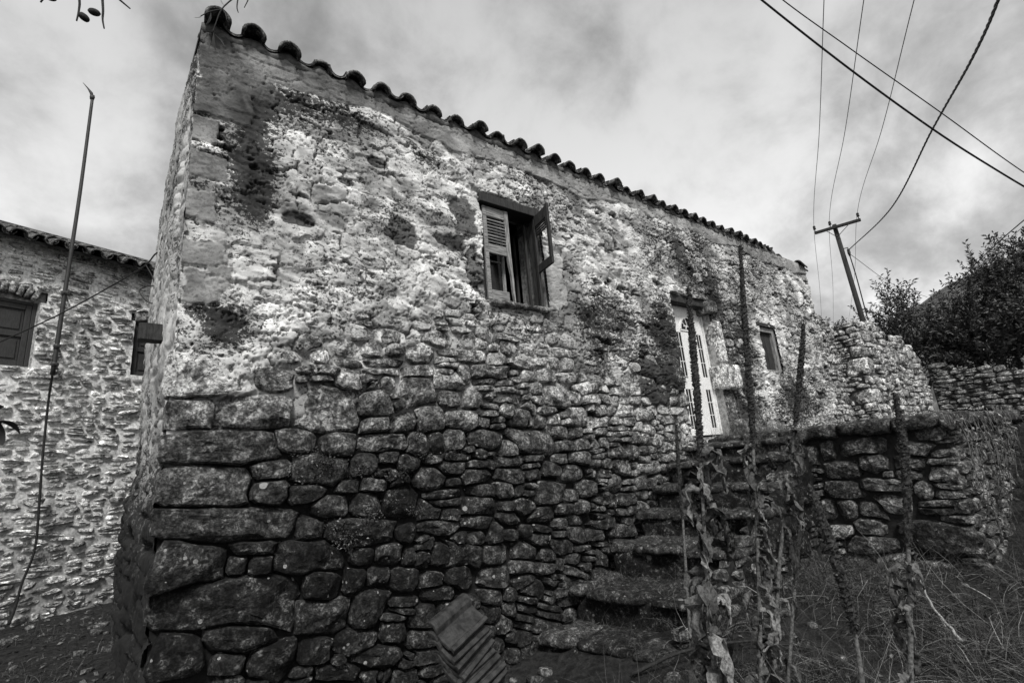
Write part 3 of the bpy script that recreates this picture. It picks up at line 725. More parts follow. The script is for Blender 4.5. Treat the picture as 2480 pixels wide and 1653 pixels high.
# left shutter, louvred above, its lower panel gone
sh = bevel(part('shutter', lambda m: (
    box(m, (wa + .065, yw - .045, wc + .03), (wa + .125, yw - .008, wd - .15)),
    box(m, (wa + .125 + .002, yw - .043, wd - .29), (wa + .41, yw - .010, wd - .15)),
    box(m, (wa + .125 + .002, yw - .043, wc + .66), (wa + .41, yw - .010, wc + .79)),
    box(m, (wa + .125 + .002, yw - .043, wc + .03), (wa + .40, yw - .010, wc + .16))), M_wood_h, win, label='left shutter of bare grey wood with louvres above and a lost lower panel'))
# right stile of that shutter: split, ending in a splinter
P = np.array([(wa + .412, wd - .15), (wa + .472, wd - .15), (wa + .475, wc + .75), (wa + .485, wc + .35), (wa + .488, wc + .04), (wa + .480, wc - .01), (wa + .462, wc + .14), (wa + .452, wc + .40), (wa + .43, wc + .55), (wa + .412, wc + .68)])
mb = MB(); n = len(P)
V = np.concatenate([np.c_[P[:, 0], np.full(n, yw - .047), P[:, 1]], np.c_[P[:, 0], np.full(n, yw - .008), P[:, 1]]])
cen = [(wa + .452, yw - .047, wc + .7), (wa + .452, yw - .008, wc + .7)]
V = np.concatenate([V, cen]); k1 = np.arange(n); k2 = (k1 + 1) % n
mb.add(V, Q=np.stack([k1, k1 + n, k2 + n, k2], -1), T=np.concatenate([np.stack([np.full(n, 2 * n), k1, k2], -1), np.stack([np.full(n, 2 * n + 1), k2 + n, k1 + n], -1)]))
mb.build('split_stile', M_wood, sh, False)
z0, z1 = wc + .81, wd - .31
for i in range(8):
    zc_ = z0 + (i + .5) * (z1 - z0) / 8
    mb = MB(); obox(mb, (wa + .268, yw - .027, zc_), (.140, 0, 0), (0, .018, .016 + .002 * (i % 3)), (0, -.004, .005)); mb.build('slat', M_wood_h, sh, False)
# right shutter, swung open, only its upper half left
hx, hy = wb_ - .075, yw - .02
ox = np.array([-.20, -.98, 0]); oy = np.array([.98, -.20, 0])
def ob(m, s0, s1, z0, z1, t=.018, off=0):
    obox(m, np.array([hx, hy, (z0 + z1) / 2]) + ox * (s0 + s1) / 2 + oy * off, ox * (s1 - s0) / 2, oy * t, (0, 0, (z1 - z0) / 2))
sr = bevel(part('shutter', lambda m: (ob(m, 0, .06, wc + .02, wd - .14), ob(m, .37, .43, wc + .58, wd - .10), ob(m, .062, .368, wd - .29, wd - .125, .016), ob(m, .062, .43, wc + .50, wc + .62, .016)), M_wood_dark, win, label='right shutter swung open with its lower half and panel lost'))
for i in range(4):
    mb = MB(); ob(mb, .064, .366, wd - .315 - .035 * i, wd - .300 - .035 * i, .010, .002 * i); mb.build('slat', M_wood_dark, sr, False)
tw = np.linspace(0, 1, 60); mb = MB()
for ph in (0, math.pi):
    tube(mb, np.c_[hx + .045 + .009 * np.cos(tw * 70 + ph) + .05 * tw, np.full(60, hy - .07) + .009 * np.sin(tw * 70 + ph), wd - .35 - 1.05 * tw], .008, 6)
mb.build('rope', M_straw if False else tone_mat('frayed_rope', 60, .5, 1.5), win, True); win.children[-1].data.attributes.new('tone', 'FLOAT', 'POINT').data.foreach_set('value', np.full(len(win.children[-1].data.vertices), .3, np.float32))
mb = MB(); rough_box(mb, ((wa + wb_) / 2, HY + .12, wc - .035), (.52, 0, 0), (0, .20, 0), (0, 0, .03), (14, 5, 2), 10, .012, 9, 3, tone=.12, lime=.3, lich=0); mb.build('sill', M_rock, win)

# ---- white door
da, db, dc, dd = DOOR; yd = HY + 0.20
door = link('door', None, house)
dx0, dx1, dz0, dz1 = 7.40, 8.34, 1.74, 4.08
def door_leaf(m):
    # leaf as a frame of stiles, rails and flush panels, so the slots are true openings
    slots = ((dx0 + .08, dx0 + .23), (dx1 - .23, dx1 - .08)); y0, y1 = yd, yd + .045
    zr = [(dz0, dz0 + .12), (dz0 + .80, dz0 + 1.03), (dz0 + 1.83, dz1)]
    for x0, x1 in ((dx0, slots[0][0]), (slots[0][1], slots[1][0]), (slots[1][1], dx1)): box(m, (x0, y0, dz0), (x1, y1, dz1))
    for s0, s1 in slots:
        for a, b in zr: box(m, (s0, y0 + .0015, a), (s1, y1 - .0015, b))
bevel(part('leaf', door_leaf, M_white, door), .003)
for s0, s1 in ((dx0 + .08, dx0 + .23), (dx1 - .23, dx1 - .08)):
    for a, b in ((dz0 + .12, dz0 + .80), (dz0 + 1.03, dz0 + 1.83)):
        g = part('pane', lambda m: box(m, (s0, yd + .012, a), (s1, yd + .016, b)), M_glass, door)
        mt = MB(); xm = (s0 + s1) / 2; box(mt, (xm - .006, yd + .004, a), (xm + .006, yd + .010, b))
        for q in (1, 2):
            zq = a + (b - a) * q / 3
            box(mt, (s0, yd + .0045, zq - .006), (xm - .0065, yd + .0095, zq + .006)); box(mt, (xm + .0065, yd + .0045, zq - .006), (s1, yd + .0095, zq + .006))
        mt.build('glazing_bar', M_white, g, False)
# raised mouldings round the panels and the arched fanlight
def arc(m, cx, cz, r, w, y0, y1, a0=0, a1=math.pi, n=18):
    th = np.linspace(a0, a1, n); V = []
    for t in th:
        for rr in (r - w / 2, r + w / 2):
            for y in (y0, y1): V.append((cx + rr * math.cos(t), y, cz + rr * math.sin(t)))
    Qs = []
    for i in range(n - 1):
        o = i * 4; p = o + 4
        Qs += [(o, o + 2, p + 2, p), (o + 1, p + 1, p + 3, o + 3), (o + 2, o + 3, p + 3, p + 2), (o, p, p + 1, o + 1)]
    m.add(V, Q=Qs)
fx, fz = (dx0 + dx1) / 2, dz1 - .44
fan = part('fanlight', lambda m: (m.add([(fx, yd - .004, fz)] + [(fx + .22 * math.cos(t), yd - .004, fz + .22 * math.sin(t)) for t in np.linspace(0, math.pi, 19)], T=[(0, i + 1, i + 2) for i in range(18)])), M_glass, door)
part('moulding', lambda m: (arc(m, fx, fz, .235, .03, yd - .016, yd + .001), arc(m, fx, fz, .07, .02, yd - .012, yd + .001), [obox(m, (fx + .15 * math.cos(t), yd - .008, fz + .15 * math.sin(t)), (.075 * math.cos(t), 0, .075 * math.sin(t)), (0, .006, 0), (-.007 * math.sin(t), 0, .007 * math.cos(t))) for t in (R(36), R(72), R(108), R(144))], box(m, (fx - .25, yd - .015, fz - .035), (fx + .25, yd + .001, fz - .012)), box(m, (fx - .13, yd - .010, dz0 + .90), (fx + .13, yd + .001, dz0 + .93)), box(m, (fx - .13, yd - .010, dz0 + 1.95), (fx + .13, yd + .001, dz0 + 1.975))), M_white, door)
bevel(part('casing', lambda m: (box(m, (dx0 - .07, yd - .03, dz0), (dx0 - .004, yd + .06, dz1 + .06)), box(m, (dx1 + .004, yd - .03, dz0), (dx1 + .030, yd + .06, dz1 + .06)), box(m, (dx1 + .032, yd - .045, dz0), (dx1 + .052, yd + .06, dz1 + .06)), box(m, (dx0 - .003, yd - .028, dz1 + .003), (dx1 + .003, yd + .06, dz1 + .06))), M_white, door), .004)
mb = MB(); tube(mb, spline([(dx0 + .055, yd, dz0 + 1.0), (dx0 + .055, yd - .05, dz0 + 1.0), (dx0 + .13, yd - .05, dz0 + .995)], 8), .010, 8); mb.build('handle', M_metal, door)
mb = MB(); box(mb, (da + .002, HY + .02, dd - .13), (db - .002, HY + .33, dd - .002)); mb.build('lintel', M_wood_dark, door, False)
mb = MB(); box(mb, (da + .002, yd + .07, dc), (db - .002, yd + .12, dd - .14)); mb.build('backing_board', M_dark, door, False)
# dressed jamb stones right of the door, standing proud of the wall
for (c, h_, sd, tn) in (((8.47, HY + .06, 3.38), (.11, .14, .44), 1, .34), ((8.56, HY + .02, 2.74), (.27, .17, .23), 2, .40), ((8.36, HY + .05, 4.06), (.13, .16, .12), 3, .10), ((8.50, HY + .08, 2.15), (.13, .12, .30), 4, .10)):
    mb = MB(); rough_box(mb, c, (h_[0], 0, 0), (0, h_[1], 0), (0, 0, h_[2]), (7, 6, 8), 12, .010, 6, sd, tone=tn, lime=.40 if tn > .3 else .1, lich=.2); mb.build('jamb_stone', M_rock, door)
mb = MB(); rough_box(mb, (8.45, HY - .20, 1.82), (.26, 0, 0), (0, .16, 0), (0, 0, .13), (7, 6, 5), 8, .018, 6, 9, tone=.10, lime=.25, lich=.5); mb.build('step_stone', M_rock, door)

# ---- small window
sa, sb, sc_, sd_ = SWIN
sw = link('small_window', None, house)
bevel(part('frame', lambda m: (box(m, (sa + .004, HY + .01, sc_ + .005), (sa + .08, HY + .12, sd_ - .005)), box(m, (sb - .09, HY + .01, sc_ + .005), (sb - .004, HY + .12, sd_ - .005)), box(m, (sa + .083, HY + .012, sd_ - .11), (sb - .093, HY + .12, sd_ - .008)), box(m, (sa + .083, HY + .012, sc_ + .008), (sb - .093, HY + .12, sc_ + .05))), M_wood, sw))
for i in range(4):
    mb = MB(); x0 = sa + .085 + i * .1365; box(mb, (x0, HY + .07 + .004 * (i % 2), sc_ + .052), (x0 + .131, HY + .09 + .004 * (i % 2), sd_ - .113)); mb.build('board', M_wood_dark, sw, False)
part('lintel', lambda m: box(m, (sa - .06, HY - .035, sd_ + .0), (sb + .03, HY + .2, sd_ + .07)), M_wood_dark, sw)

# ---- timber stub sticking out of the gable
mb = MB(); rough_box(mb, (0.045, 5.6, 3.06), (.125, 0, 0), (0, .09, 0), (0, 0, .078), (6, 3, 3), 40, .006, 9, 4); mb.build('beam_end', M_wood_dark, house, False)

# ---- roof
roof = link('roof', None, house)
mb = MB()
for (y0, z0, y1, z1) in ((HY - .02, EAVE + .01, HY + 2.15, 6.36), (HY + 2.15, 6.36, HY + GL + .08, 5.98)):
    x0a = HX0 + gd[0] * (y0 - HY) - .0; x0b = HX0 + gd[0] * (y1 - HY)
    V = [(x0a, y0, z0), (11.7, y0, z0), (11.7, y1, z1), (x0b, y1, z1)]; V += [(x, y, z + .06) for x, y, z in V]
    mb.add(V, Q=BOXQ)
mb.build('roof_deck', M_dark, roof, False)
def barrel(length, r0, r1, th, n=11, m=5, cover=True, seed=0):
    """half-barrel clay tile with real thickness, lying along +y"""
    V = []; mb = MB()
    a = np.linspace(0, math.pi, n)
    for s in (0, 1):
        for j in range(m):
            t = j / (m - 1); r = (r0 + (r1 - r0) * t) - (th if s else 0)
            x = r * np.cos(a); z = r * np.sin(a) * (1 if cover else -1)
            w = 0.006 * fbm(a * 2 + seed, a * 0 + j + seed, 2, 3)
            V.append(np.c_[x * (1 + w), np.full(n, t * length) + (0.012 * fbm(a * 2, a * 0 + seed, 2, 5) if j == 0 else 0), z + w])
    V = np.concatenate(V); Q = []
    for s in (0, 1):
        for j in range(m - 1):
            for i in range(n - 1):
                o = s * m * n + j * n + i; f = (o, o + 1, o + n + 1, o + n); Q.append(f if (s == 0) == cover else f[::-1])
    M_ = m * n
    for i in range(n - 1):
        Q.append((i, M_ + i, M_ + i + 1, i + 1)); e = (m - 1) * n + i; Q.append((e, e + 1, M_ + e + 1, M_ + e))
    for j in range(m - 1):
        o = j * n; Q.append((o, o + n, M_ + o + n, M_ + o)); o += n - 1; Q.append((o, M_ + o, M_ + o + n, o + n))
    mb.add(V, Q=Q, tone=.055, lime=.03, lich=0)
    return mb.mesh('roof_tile', M_tile)
cov_m = [barrel(.46, .112, .094, .026, cover=True, seed=q) for q in range(3)]
pan_m = [barrel(.46, .104, .118, .020, cover=False, seed=q + 5) for q in range(3)]
rt = np.random.default_rng(3)
def put_tile(me, x, y, z, pitch=14, yaw=0, roll=0):
    o = bpy.data.objects.new('roof_tile', me); SC.collection.objects.link(o)
    o.location = (x, y, z); o.rotation_euler = (R(pitch), R(roll), R(yaw)); attach(o, roof); return o
for row in range(3):
    y = HY - .11 + .40 * row; z = EAVE + .055 + .40 * row * math.tan(R(14))
    for i in range(36):
        x = .27 + .3345 * i
        if x > 11.5: break
        j = rt.normal(0, 1, 6)
        ok = not (row == 0 and i in (33, 35))
        if ok: put_tile(cov_m[int(rt.integers(0, 3))], x + .010 * j[0], y + .030 * j[1], z - .004 + .009 * j[2], 13 + 1.5 * j[3], 3.0 * j[4], 3.5 * j[5])
        put_tile(pan_m[i % 3], x + .167, y + .035 + .015 * j[3], z + .095, 13, j[2], 0)
# slipped tiles lying lengthwise on the ruined end
for (x, y, z, p_, yw_, rl_) in ((12.95, HY - .02, 5.80, -4, -86, 4), (13.12, HY + .10, 5.77, -6, -94, 8), (12.0, HY + .02, 5.80, 6, -30, 10)):
    put_tile(cov_m[1], x, y, z, p_, yw_, rl_)
# mortar bedding under the eave tiles: lumps between the tiles
mb = MB()
mu = np.arange(HX0, 11.75, .02)
for i, u in enumerate(mu[:-1]):
    pass
ring = []
for u in mu:
    f = 0.5 + 0.5 * math.cos((u - .27) / .3345 * 2 * math.pi)
    t_ = EAVE + .06 + .07 * f + .02 * float(fbm(u * 9, 1.0, 3, 3)); bl = EAVE - .035 + .02 * float(fbm(u * 5, 4.0, 3, 4)); fy = HY - .035 + .02 * float(fbm(u * 12, 9.0, 3, 6))
    ring += [(u, HY + .25, bl), (u, fy + .02, bl), (u, fy - .012, (bl + t_) / 2), (u, fy + .01, t_), (u, HY + .25, t_)]
n = len(mu); i, j = np.meshgrid(np.arange(n - 1), np.arange(5), indexing='ij'); a = i * 5 + j; b = i * 5 + (j + 1) % 5
mb.add(ring, Q=np.stack([a, b, b + 5, a + 5], -1).reshape(-1, 4), tone=.11); mb.build('tile_bedding', M_mortar, roof)
# crumbling top of the bare end bay
mb = MB()
for i in range(16):
    x = 11.72 + .108 * i; rough_box(mb, (x, HY + .2, 5.80 - .006 * i + rt.normal(0, .02)), (.075, 0, 0), (0, .22, 0), (0, 0, .05), (3, 5, 3), 8, .02, 8, i, tone=.2, lime=.3, lich=.2)
mb.build('wall_top_rubble', M_rock, roof)

# ================================================================== RUBBLE WALLS ROUND THE HOUSE
def wall_piece(parent, fr, ub, zb0, zt, size, seed, front, tone, lime, lich, mat, core_mat=None, core_tone=.03, limit=120, manual=(), gap=.012, bulge=.04, depth=.14, core_n=-.05, res=.015, holes=(), dome=.03, core_cov=None, topcut=.05, ins_=(0, 0), nm='stone', rot=None):
    """one face of a dry or mortared wall: recessed core sheet plus stones standing proud of it; zt(u) is its broken top"""
    r = np.random.default_rng(seed); u0, u1 = ub; ztm = max(float(zt(u)) for u in np.linspace(u0, u1, 40)) + .15
    inh = lambda u, z, m=0.: any(a - m < u < b + m and c - m < z < d + m for a, b, c, d in holes)
    ins = lambda u, z: z < zt(u) - .03 and not inh(u, z, .02)
    sd = fill_courses(list(manual), u0, u1, zb0, ztm, size, rot or (lambda u, z: 0.0), r, inside=ins)
    sd = fill_gaps(sd, u0, u1, zb0, ztm, .02, r, 2, inside=lambda u, z: z < zt(u) - .06 and not inh(u, z, .02))
    bx = (u0, u1, zb0, ztm); ra = raster(sd, *bx, res)
    _u, _zz = np.meshgrid(u0 + np.arange(ra[2].shape[0]) * res, zb0 + np.arange(ra[2].shape[1]) * res, indexing='ij')
    for a, b, c, d in holes: ra[2][(_u > a - .004) & (_u < b + .004) & (_zz > c - .004) & (_zz < d + .004)] = -1
    us_ = np.linspace(u0 + ins_[0], u1 - ins_[1], max(4, int((u1 - u0) / .035))); tz = np.linspace(0, 1, max(4, int((ztm - zb0) / .035)))
    U2, T2 = np.meshgrid(us_, tz, indexing='ij'); top = np.array([zt(u) for u in us_]) - topcut; Z2 = zb0 + (top[:, None] - zb0) * T2
    h = core_n + .012 * 2 * fbm(U2 * 9, Z2 * 9, 4, seed)
    V, Q = grid_sheet(fr, us_, tz, h * 0, (lambda a, b: ~np.vectorize(lambda u, t: inh(u, zb0 + (zt(u) - topcut - zb0) * t))(a, b)) if holes else None)
    V = (fr.O + U2[..., None] * fr.U + Z2[..., None] * fr.W + h[..., None] * fr.N).reshape(-1, 3)
    link('mortar_bed', mesh_np('mortar_bed', V, Q, core_mat or M_mortar, True, dict(tone=(core_tone(U2, Z2).ravel() if callable(core_tone) else core_tone))), parent)
    return build_stones(fr, sd, ra, bx, res, front, tone, lime, lich, lambda u, z: -depth, lambda s: px_size(fr, s), parent, mat, limit, gap, bulge, name=nm, keep=lambda i, s: not inh(s[0], s[1], -.02), r=r, dome=dome)

# ---- landing / terrace wall with coping
LX, LY, LZ = 7.4, 1.5, 1.53
land = thing('terrace_wall', (LX, 3.0, -0.2), 'dark rubble retaining wall with mossy coping right of the steps', 'retaining wall')
FL = Frame((LX, HY - .05, 0), (0, -1, 0), (0, 0, 1), (-1, 0, 0)); WL = HY - .05 - LY
man = [(WL - .33, .32, .34, .17, 0), (WL - .36, 1.32, .20, .10, 0), (WL - .9, 1.38, .24, .1, .1), (WL - .75, .92, .28, .09, 0), (WL - 1.15, 1.10, .22, .12, .1), (WL - 1.25, .88, .24, .12, 0), (WL - .95, .62, .16, .1, 0), (WL - 1.5, .62, .14, .13, 0), (WL - 1.22, .62, .12, .13, 0), (WL - 1.55, 1.3, .14, .14, 0), (WL - 1.3, 1.36, .1, .12, 0)]
print('terrace', wall_piece(land, FL, (0, WL), -.45, lambda u: LZ, lambda u, z: (.30, .17), 31, lambda u, z: .03, lambda u, z: .066, lambda u, z: .16, lambda u, z: .45, M_rock, core_tone=.02, limit=150, manual=man, gap=.013, bulge=.05, core_n=-.06, res=.012, topcut=-.06, ins_=(0, .05)))
FS = Frame((LX, LY, 0), (1, 0, 0), (0, 0, 1), (0, -1, 0))
print('terrace side', wall_piece(land, FS, (0, 4.4), -.45, lambda u: LZ, lambda u, z: (.26, .15), 32, lambda u, z: .03, lambda u, z: .075, lambda u, z: .34, lambda u, z: .6, M_rock, core_tone=.05, limit=90, gap=.012, bulge=.05, core_n=-.04, res=.015, topcut=-.06, ins_=(.065, 0)))
rl = np.random.default_rng(8)
y = HY - .1
while y > LY + .02:
    w = min(rl.uniform(.45, .8), y - LY + .05); mb = MB()
    rough_box(mb, (LX + .14, y - w / 2, LZ + .085 + rl.normal(0, .012)), (.24, 0, 0), (0, w / 2 - .006, 0), (0, 0, .085), (9, 10, 5), 7, .030, 7, int(y * 50), tone=.045, lime=.02, lich=.25); mb.build('coping_slab', M_moss, land); y -= w
x = LX + .40
while x < LX + 4.2:
    w = rl.uniform(.5, .8); mb = MB()
    rough_box(mb, (x + w / 2, LY + .10, LZ + .085 + rl.normal(0, .012)), (w / 2 - .006, 0, 0), (0, .2, 0), (0, 0, .085), (9, 7, 5), 7, .030, 7, int(x * 50), tone=.05, lime=.05, lich=.3); mb.build('coping_slab', M_moss, land); x += w
# terrace floor behind it
tx = np.linspace(LX + .2, 60, 130); ty = np.linspace(LY + .15, HY + .12, 30)
TX, TY = np.meshgrid(tx, ty, indexing='ij'); TZ = 1.60 + .05 * fbm(TX * 2, TY * 2, 4, 3)
V = np.stack([TX, TY, TZ], -1).reshape(-1, 3); i, j = np.meshgrid(np.arange(129), np.arange(29), indexing='ij'); a = (i * 30 + j).ravel()
link('terrace_ground', mesh_np('terrace_ground', V, np.stack([a, a + 30, a + 31, a + 1], -1), M_soil), kind='structure')

# ---- steps climbing along the house wall
stair = thing('stone_stairs', (4.2, 3.9, -0.5), 'overgrown rough stone steps climbing along the house to the white door', 'stairs')
steps = [(3.50, -.22), (4.05, .13), (4.74, .46), (5.36, .76), (5.78, 1.06), (6.16, 1.38), (6.75, 1.60)]
for q, (x, z) in enumerate(steps):
    e = .42 if q < 3 else .5; yr = 3.12 - .02 * q
    xc = x + .62; mb = MB()
    dn = 0.32 if q else .25
    rough_box(mb, (xc + e / 2 + .06, (HY - .03 + yr) / 2, z - .09 - dn / 2 - .12), (.60, 0, 0), (-e / 2, (HY - yr) / 2 - .03, 0), (0, 0, dn / 2 + .14), (10, 22, 8), 12, .055, 5, 50 + q, tone=.010, lime=-.02, lich=.5)
    s = mb.build('step', M_moss, stair)
    yy = yr
    while yy < HY - .08:
        w = min(rl.uniform(.4, .75), HY - .03 - yy); f = (HY - yy - w / 2) / (HY - yr); mb = MB()
        rough_box(mb, (xc + e * f + rl.normal(0, .02), yy + w / 2, z - .05 + rl.normal(0, .012)), (.62, 0, 0), (-e * w / (HY - yr) / 2, w / 2 - .006, 0), (0, 0, .055), (10, 10, 4), 7, .026, 6, 70 + q * 9 + int(yy * 10), tone=.034 * math.exp(rl.normal(0, .25)), lime=.12, lich=.7)
        mb.build('tread_stone', M_moss, s); yy += w
# outer cheek of the stair, rough stones
FC = Frame((3.8, 3.08, 0), (1, 0, 0), (0, 0, 1), (0, -1, 0))
print('cheek', wall_piece(stair, FC, (0.3, LX - 3.8 - .02), -.5, lambda u: float(np.interp(u + 3.8, [4.2, 4.6, 5.2, 5.9, 6.3, 6.7, 7.4], [.02, .1, .40, .68, .98, 1.3, 1.5])), lambda u, z: (.3, .16), 35, lambda u, z: .0, lambda u, z: .05, lambda u, z: .05, lambda u, z: .5, M_rock, core_tone=.02, limit=60, res=.015))

# ---- ruined wall beyond the house end
ruin = thing('ruined_wall', (15.5, 4.6, 1.9), 'roofless ruined wall of pale rubble with squared corner blocks beyond the house', 'ruined wall')
rtone = lambda u, z: .22; rlime = lambda u, z: .38
FA = Frame((13.34, 4.72, 0), (1, 0, 0), (0, 0, 1), (0, -1, 0))
tA = lambda u: float(np.interp(u, [0, .3, .7, 1.1, 1.5, 2], [5.1, 4.85, 4.62, 4.5, 4.35, 4.35]) + .07 * float(vn(u * 6, 0.3, 2)))
print('ruinA', wall_piece(ruin, FA, (0, 1.46), 1.7, tA, lambda u, z: (.27, .15), 41, lambda u, z: .01 + .05 * float(vn(u * 4, z * 4, 3)), rtone, rlime, lambda u, z: .1, M_rock_far, core_tone=.12, limit=80, res=.015, core_n=-.05))
FP = Frame((14.80, 4.72, 0), (0, -1, 0), (0, 0, 1), (-1, 0, 0))
tP = lambda u: 4.44 + .05 * float(vn(u * 7, 1.3, 2))
print('ruinP', wall_piece(ruin, FP, (-.12, .53), 1.7, tP, lambda u, z: (.3, .13), 42, lambda u, z: .02, rtone, lambda u, z: .34, lambda u, z: .1, M_rock_far, core_tone=.06, limit=40, res=.012, ins_=(0, .08), manual=[(.27, 3.22, .26, .20, 0), (.36, 3.62, .17, .15, 0), (.26, 2.42, .25, .2, 0), (.28, 4.34, .25, .07, 0.05)]))
FB = Frame((14.80, 4.19, 0), (1, 0, 0), (0, 0, 1), (0, -1, 0))
tB = lambda u: float(np.interp(u, [0, .8, 1.5, 2.2, 2.45, 2.9, 3.6, 4.2, 4.8, 5.4], [4.45, 4.50, 4.42, 4.25, 4.0, 4.15, 4.32, 4.1, 3.95, 3.8]) + .10 * float(vn(u * 4, 2.3, 2)))
print('ruinB', wall_piece(ruin, FB, (0, 5.3), 1.8, tB, lambda u, z: (.36, .19), 43, lambda u, z: .01 + .08 * float(vn(u * 3, z * 4, 3)), lambda u, z: .24, lambda u, z: .42, lambda u, z: .1, M_rock_far, core_tone=.10, limit=150, res=.015, core_n=-.06, ins_=(.06, 0), manual=[(.3, 3.22, .3, .2, 0), (.2, 3.62, .2, .15, 0), (.35, 2.42, .34, .2, 0), (4.1, 3.75, .28, .22, 0), (2.6, 3.6, .2, .28, 0)]))
mb = MB(); box(mb, (13.36, 4.83, 1.5), (14.95, 5.25, 4.15), tone=.12); box(mb, (14.95, 4.33, 1.5), (20.0, 4.8, 3.65), tone=.12); mb.build('rubble_core', M_mortar, ruin, False)

# ---- low field wall at the back of the terrace
low_w = thing('field_wall', (20.2, 2.0, 1.9), 'low grey dry stone wall running right from the ruin below the dark bushes', 'stone wall')
FW = Frame((20.2, 4.15, 0), (0, -1, 0), (0, 0, 1), (-1, 0, 0))
tW = lambda u: float(np.interp(u, [0, .4, 1, 2.1, 6], [3.5, 3.36, 3.22, 2.95, 2.7]) + .07 * float(vn(u * 3, 5.3, 2)))
print('low', wall_piece(low_w, FW, (0, 5.2), 1.5, tW, lambda u, z: (.38, .13), 44, lambda u, z: .02 + .07 * float(vn(u * 3, z * 4, 3)), lambda u, z: .12, lambda u, z: .17, lambda u, z: .0, M_rock_far, core_tone=.035, limit=140, res=.02))
mb = MB(); box(mb, (20.32, -1.1, 1.4), (20.8, 4.1, 2.7), tone=.06); mb.build('rubble_core', M_mortar, low_w, False)

# ================================================================== HOUSE ACROSS THE LANE
nb = thing('restored_house', (-0.68, 10.6, 0), 'restored pale stone house behind with dark shutters and tiled eave', 'house')
ca, sa_ = math.cos(R(23)), math.sin(R(23))
FN = Frame((-0.68, 10.6, 0), (ca, sa_, 0), (0, 0, 1), (sa_, -ca, 0))
NW = [(-1.86, -.81, 3.61, 4.66), (.50, 1.42, 3.62, 4.62)]
NE = 5.50
print('restored', wall_piece(nb, FN, (-3.2, 2.6), -.15, lambda u: NE + .16, lambda u, z: (.23 + .22 * float(vn(u * 1.7, z * 2.3, 17)), .092 + .06 * float(vn(u * .4, z * 3.1, 18))), 51, lambda u, z: .036 + .045 * float(vn(u * 3, z * 9, 3)), lambda u, z: .50 * (.5 + .5 * float(sstep(0, 2.6, z))), lambda u, z: .36 + .18 * float(sstep(0, 2.6, z)), lambda u, z: 0, M_rock_far, core_tone=lambda u, z: .72 * (.40 + .58 * sstep(-.1, 2.8, z + .5 * fbm(u * 1.2, z * 1.2, 4, 131))), limit=300, gap=.020, bulge=.035, core_n=-.004, res=.014, depth=.08, holes=NW + [(a - .05, b + .08, d, d + .16) for a, b, c, d in NW], topcut=0, dome=.1, rot=lambda u, z: float(vn(u * 2, z * 3, 7)) * .25))  # wall darkens towards the ground: damp, plus vignette shade put into the tone
mb = MB()
def nbox(mb, u0, u1, z0, z1, n0, n1, **a):
    obox(mb, FN.pt(np.array((u0 + u1) / 2), np.array((z0 + z1) / 2), np.array((n0 + n1) / 2)), FN.U * (u1 - u0) / 2, FN.W * (z1 - z0) / 2, FN.N * (n1 - n0) / 2, **a)
nbox(mb, -3.2, 2.6, -.2, NE + .05, -.5, -.32); mb.build('back_wall', M_dark, nb, False)
for (a, b, c, d) in NW:
    wdw = link('window', None, nb)
    mb = MB(); nbox(mb, a - .09, a - .002, c, d, -.3, -.012, tone=.4); nbox(mb, b + .002, b + .09, c, d, -.3, -.012, tone=.4); nbox(mb, a - .09, b + .09, c - .1, c - .002, -.3, -.010, tone=.4); nbox(mb, a - .09, b + .09, d + .002, d + .2, -.3, -.08, tone=.3); mb.build('reveal', M_reveal, wdw, False)
    mb = MB(); nbox(mb, a + .002, a + .05, c + .002, d - .002, -.14, -.07); nbox(mb, b - .05, b - .002, c + .002, d - .002, -.14, -.07); nbox(mb, a + .053, b - .053, d - .05, d - .002, -.138, -.072); bevel(mb.build('frame', M_shutter, wdw, False))
    mid = (a + b) / 2
    for s0, s1 in ((a + .055, mid - .003), (mid + .003, b - .055)):
        s = link('shutter', None, wdw) if False else None
        mb = MB(); zz0, zz1 = c + .01, d - .055
        nbox(mb, s0, s0 + .07, zz0, zz1, -.12, -.075); nbox(mb, s1 - .07, s1, zz0, zz1, -.12, -.075)
        for p0, p1 in ((zz0, zz0 + .08), (zz0 + .46, zz0 + .54), (zz1 - .08, zz1)): nbox(mb, s0 + .071, s1 - .071, p0, p1, -.118, -.077)
        for p0, p1 in ((zz0 + .081, zz0 + .459), (zz0 + .541, zz1 - .081)):
            nbox(mb, s0 + .072, s1 - .072, p0, p1, -.112, -.100); nbox(mb, s0 + .11, s1 - .11, p0 + .04, p1 - .04, -.0995, -.088)
        bevel(mb.build('shutter', M_shutter, wdw, False), .005)
    # relieving arch of thin stones set on edge
    n = 11
    for i in range(n):
        t = (i + .5) / n; ang = R(24) * (t - .5) * 2; uc = a + (b - a) * t; zc_ = d + .10 + .07 * math.cos((t - .5) * math.pi)
        mb = MB(); rough_box(mb, FN.pt(np.array(uc), np.array(zc_), np.array(-.02)), (FN.U * math.cos(ang) - FN.W * math.sin(ang)) * .040, (FN.W * math.cos(ang) + FN.U * math.sin(ang)) * .095, FN.N * .06, (3, 4, 2), 7, .010, 9, i, tone=.2, lime=.35, lich=0); mb.build('arch_stone', M_rock_far, wdw)
mb = MB(); rough_box(mb, FN.pt(np.array(-.62), np.array(3.52), np.array(-.03)), FN.U * .22, FN.W * .085, FN.N * .06, (5, 4, 3), 10, .008, 8, 2, tone=.33, lime=.35, lich=0); mb.build('sill_stone', M_rock_far, nb)
nroof = link('roof', None, nb)
mb = MB(); V = []
for u, n_, z in ((-3.3, .26, NE + .02), (2.7, .26, NE + .02), (2.7, -4.2, NE + 2.10), (-3.3, -4.2, NE + 2.10)): V.append(FN.pt(np.array(u), np.array(z), np.array(n_)))
V += [v + np.array([0, 0, .05]) for v in V]; mb.add(V, Q=BOXQ); mb.build('roof_deck', M_dark, nroof, False)
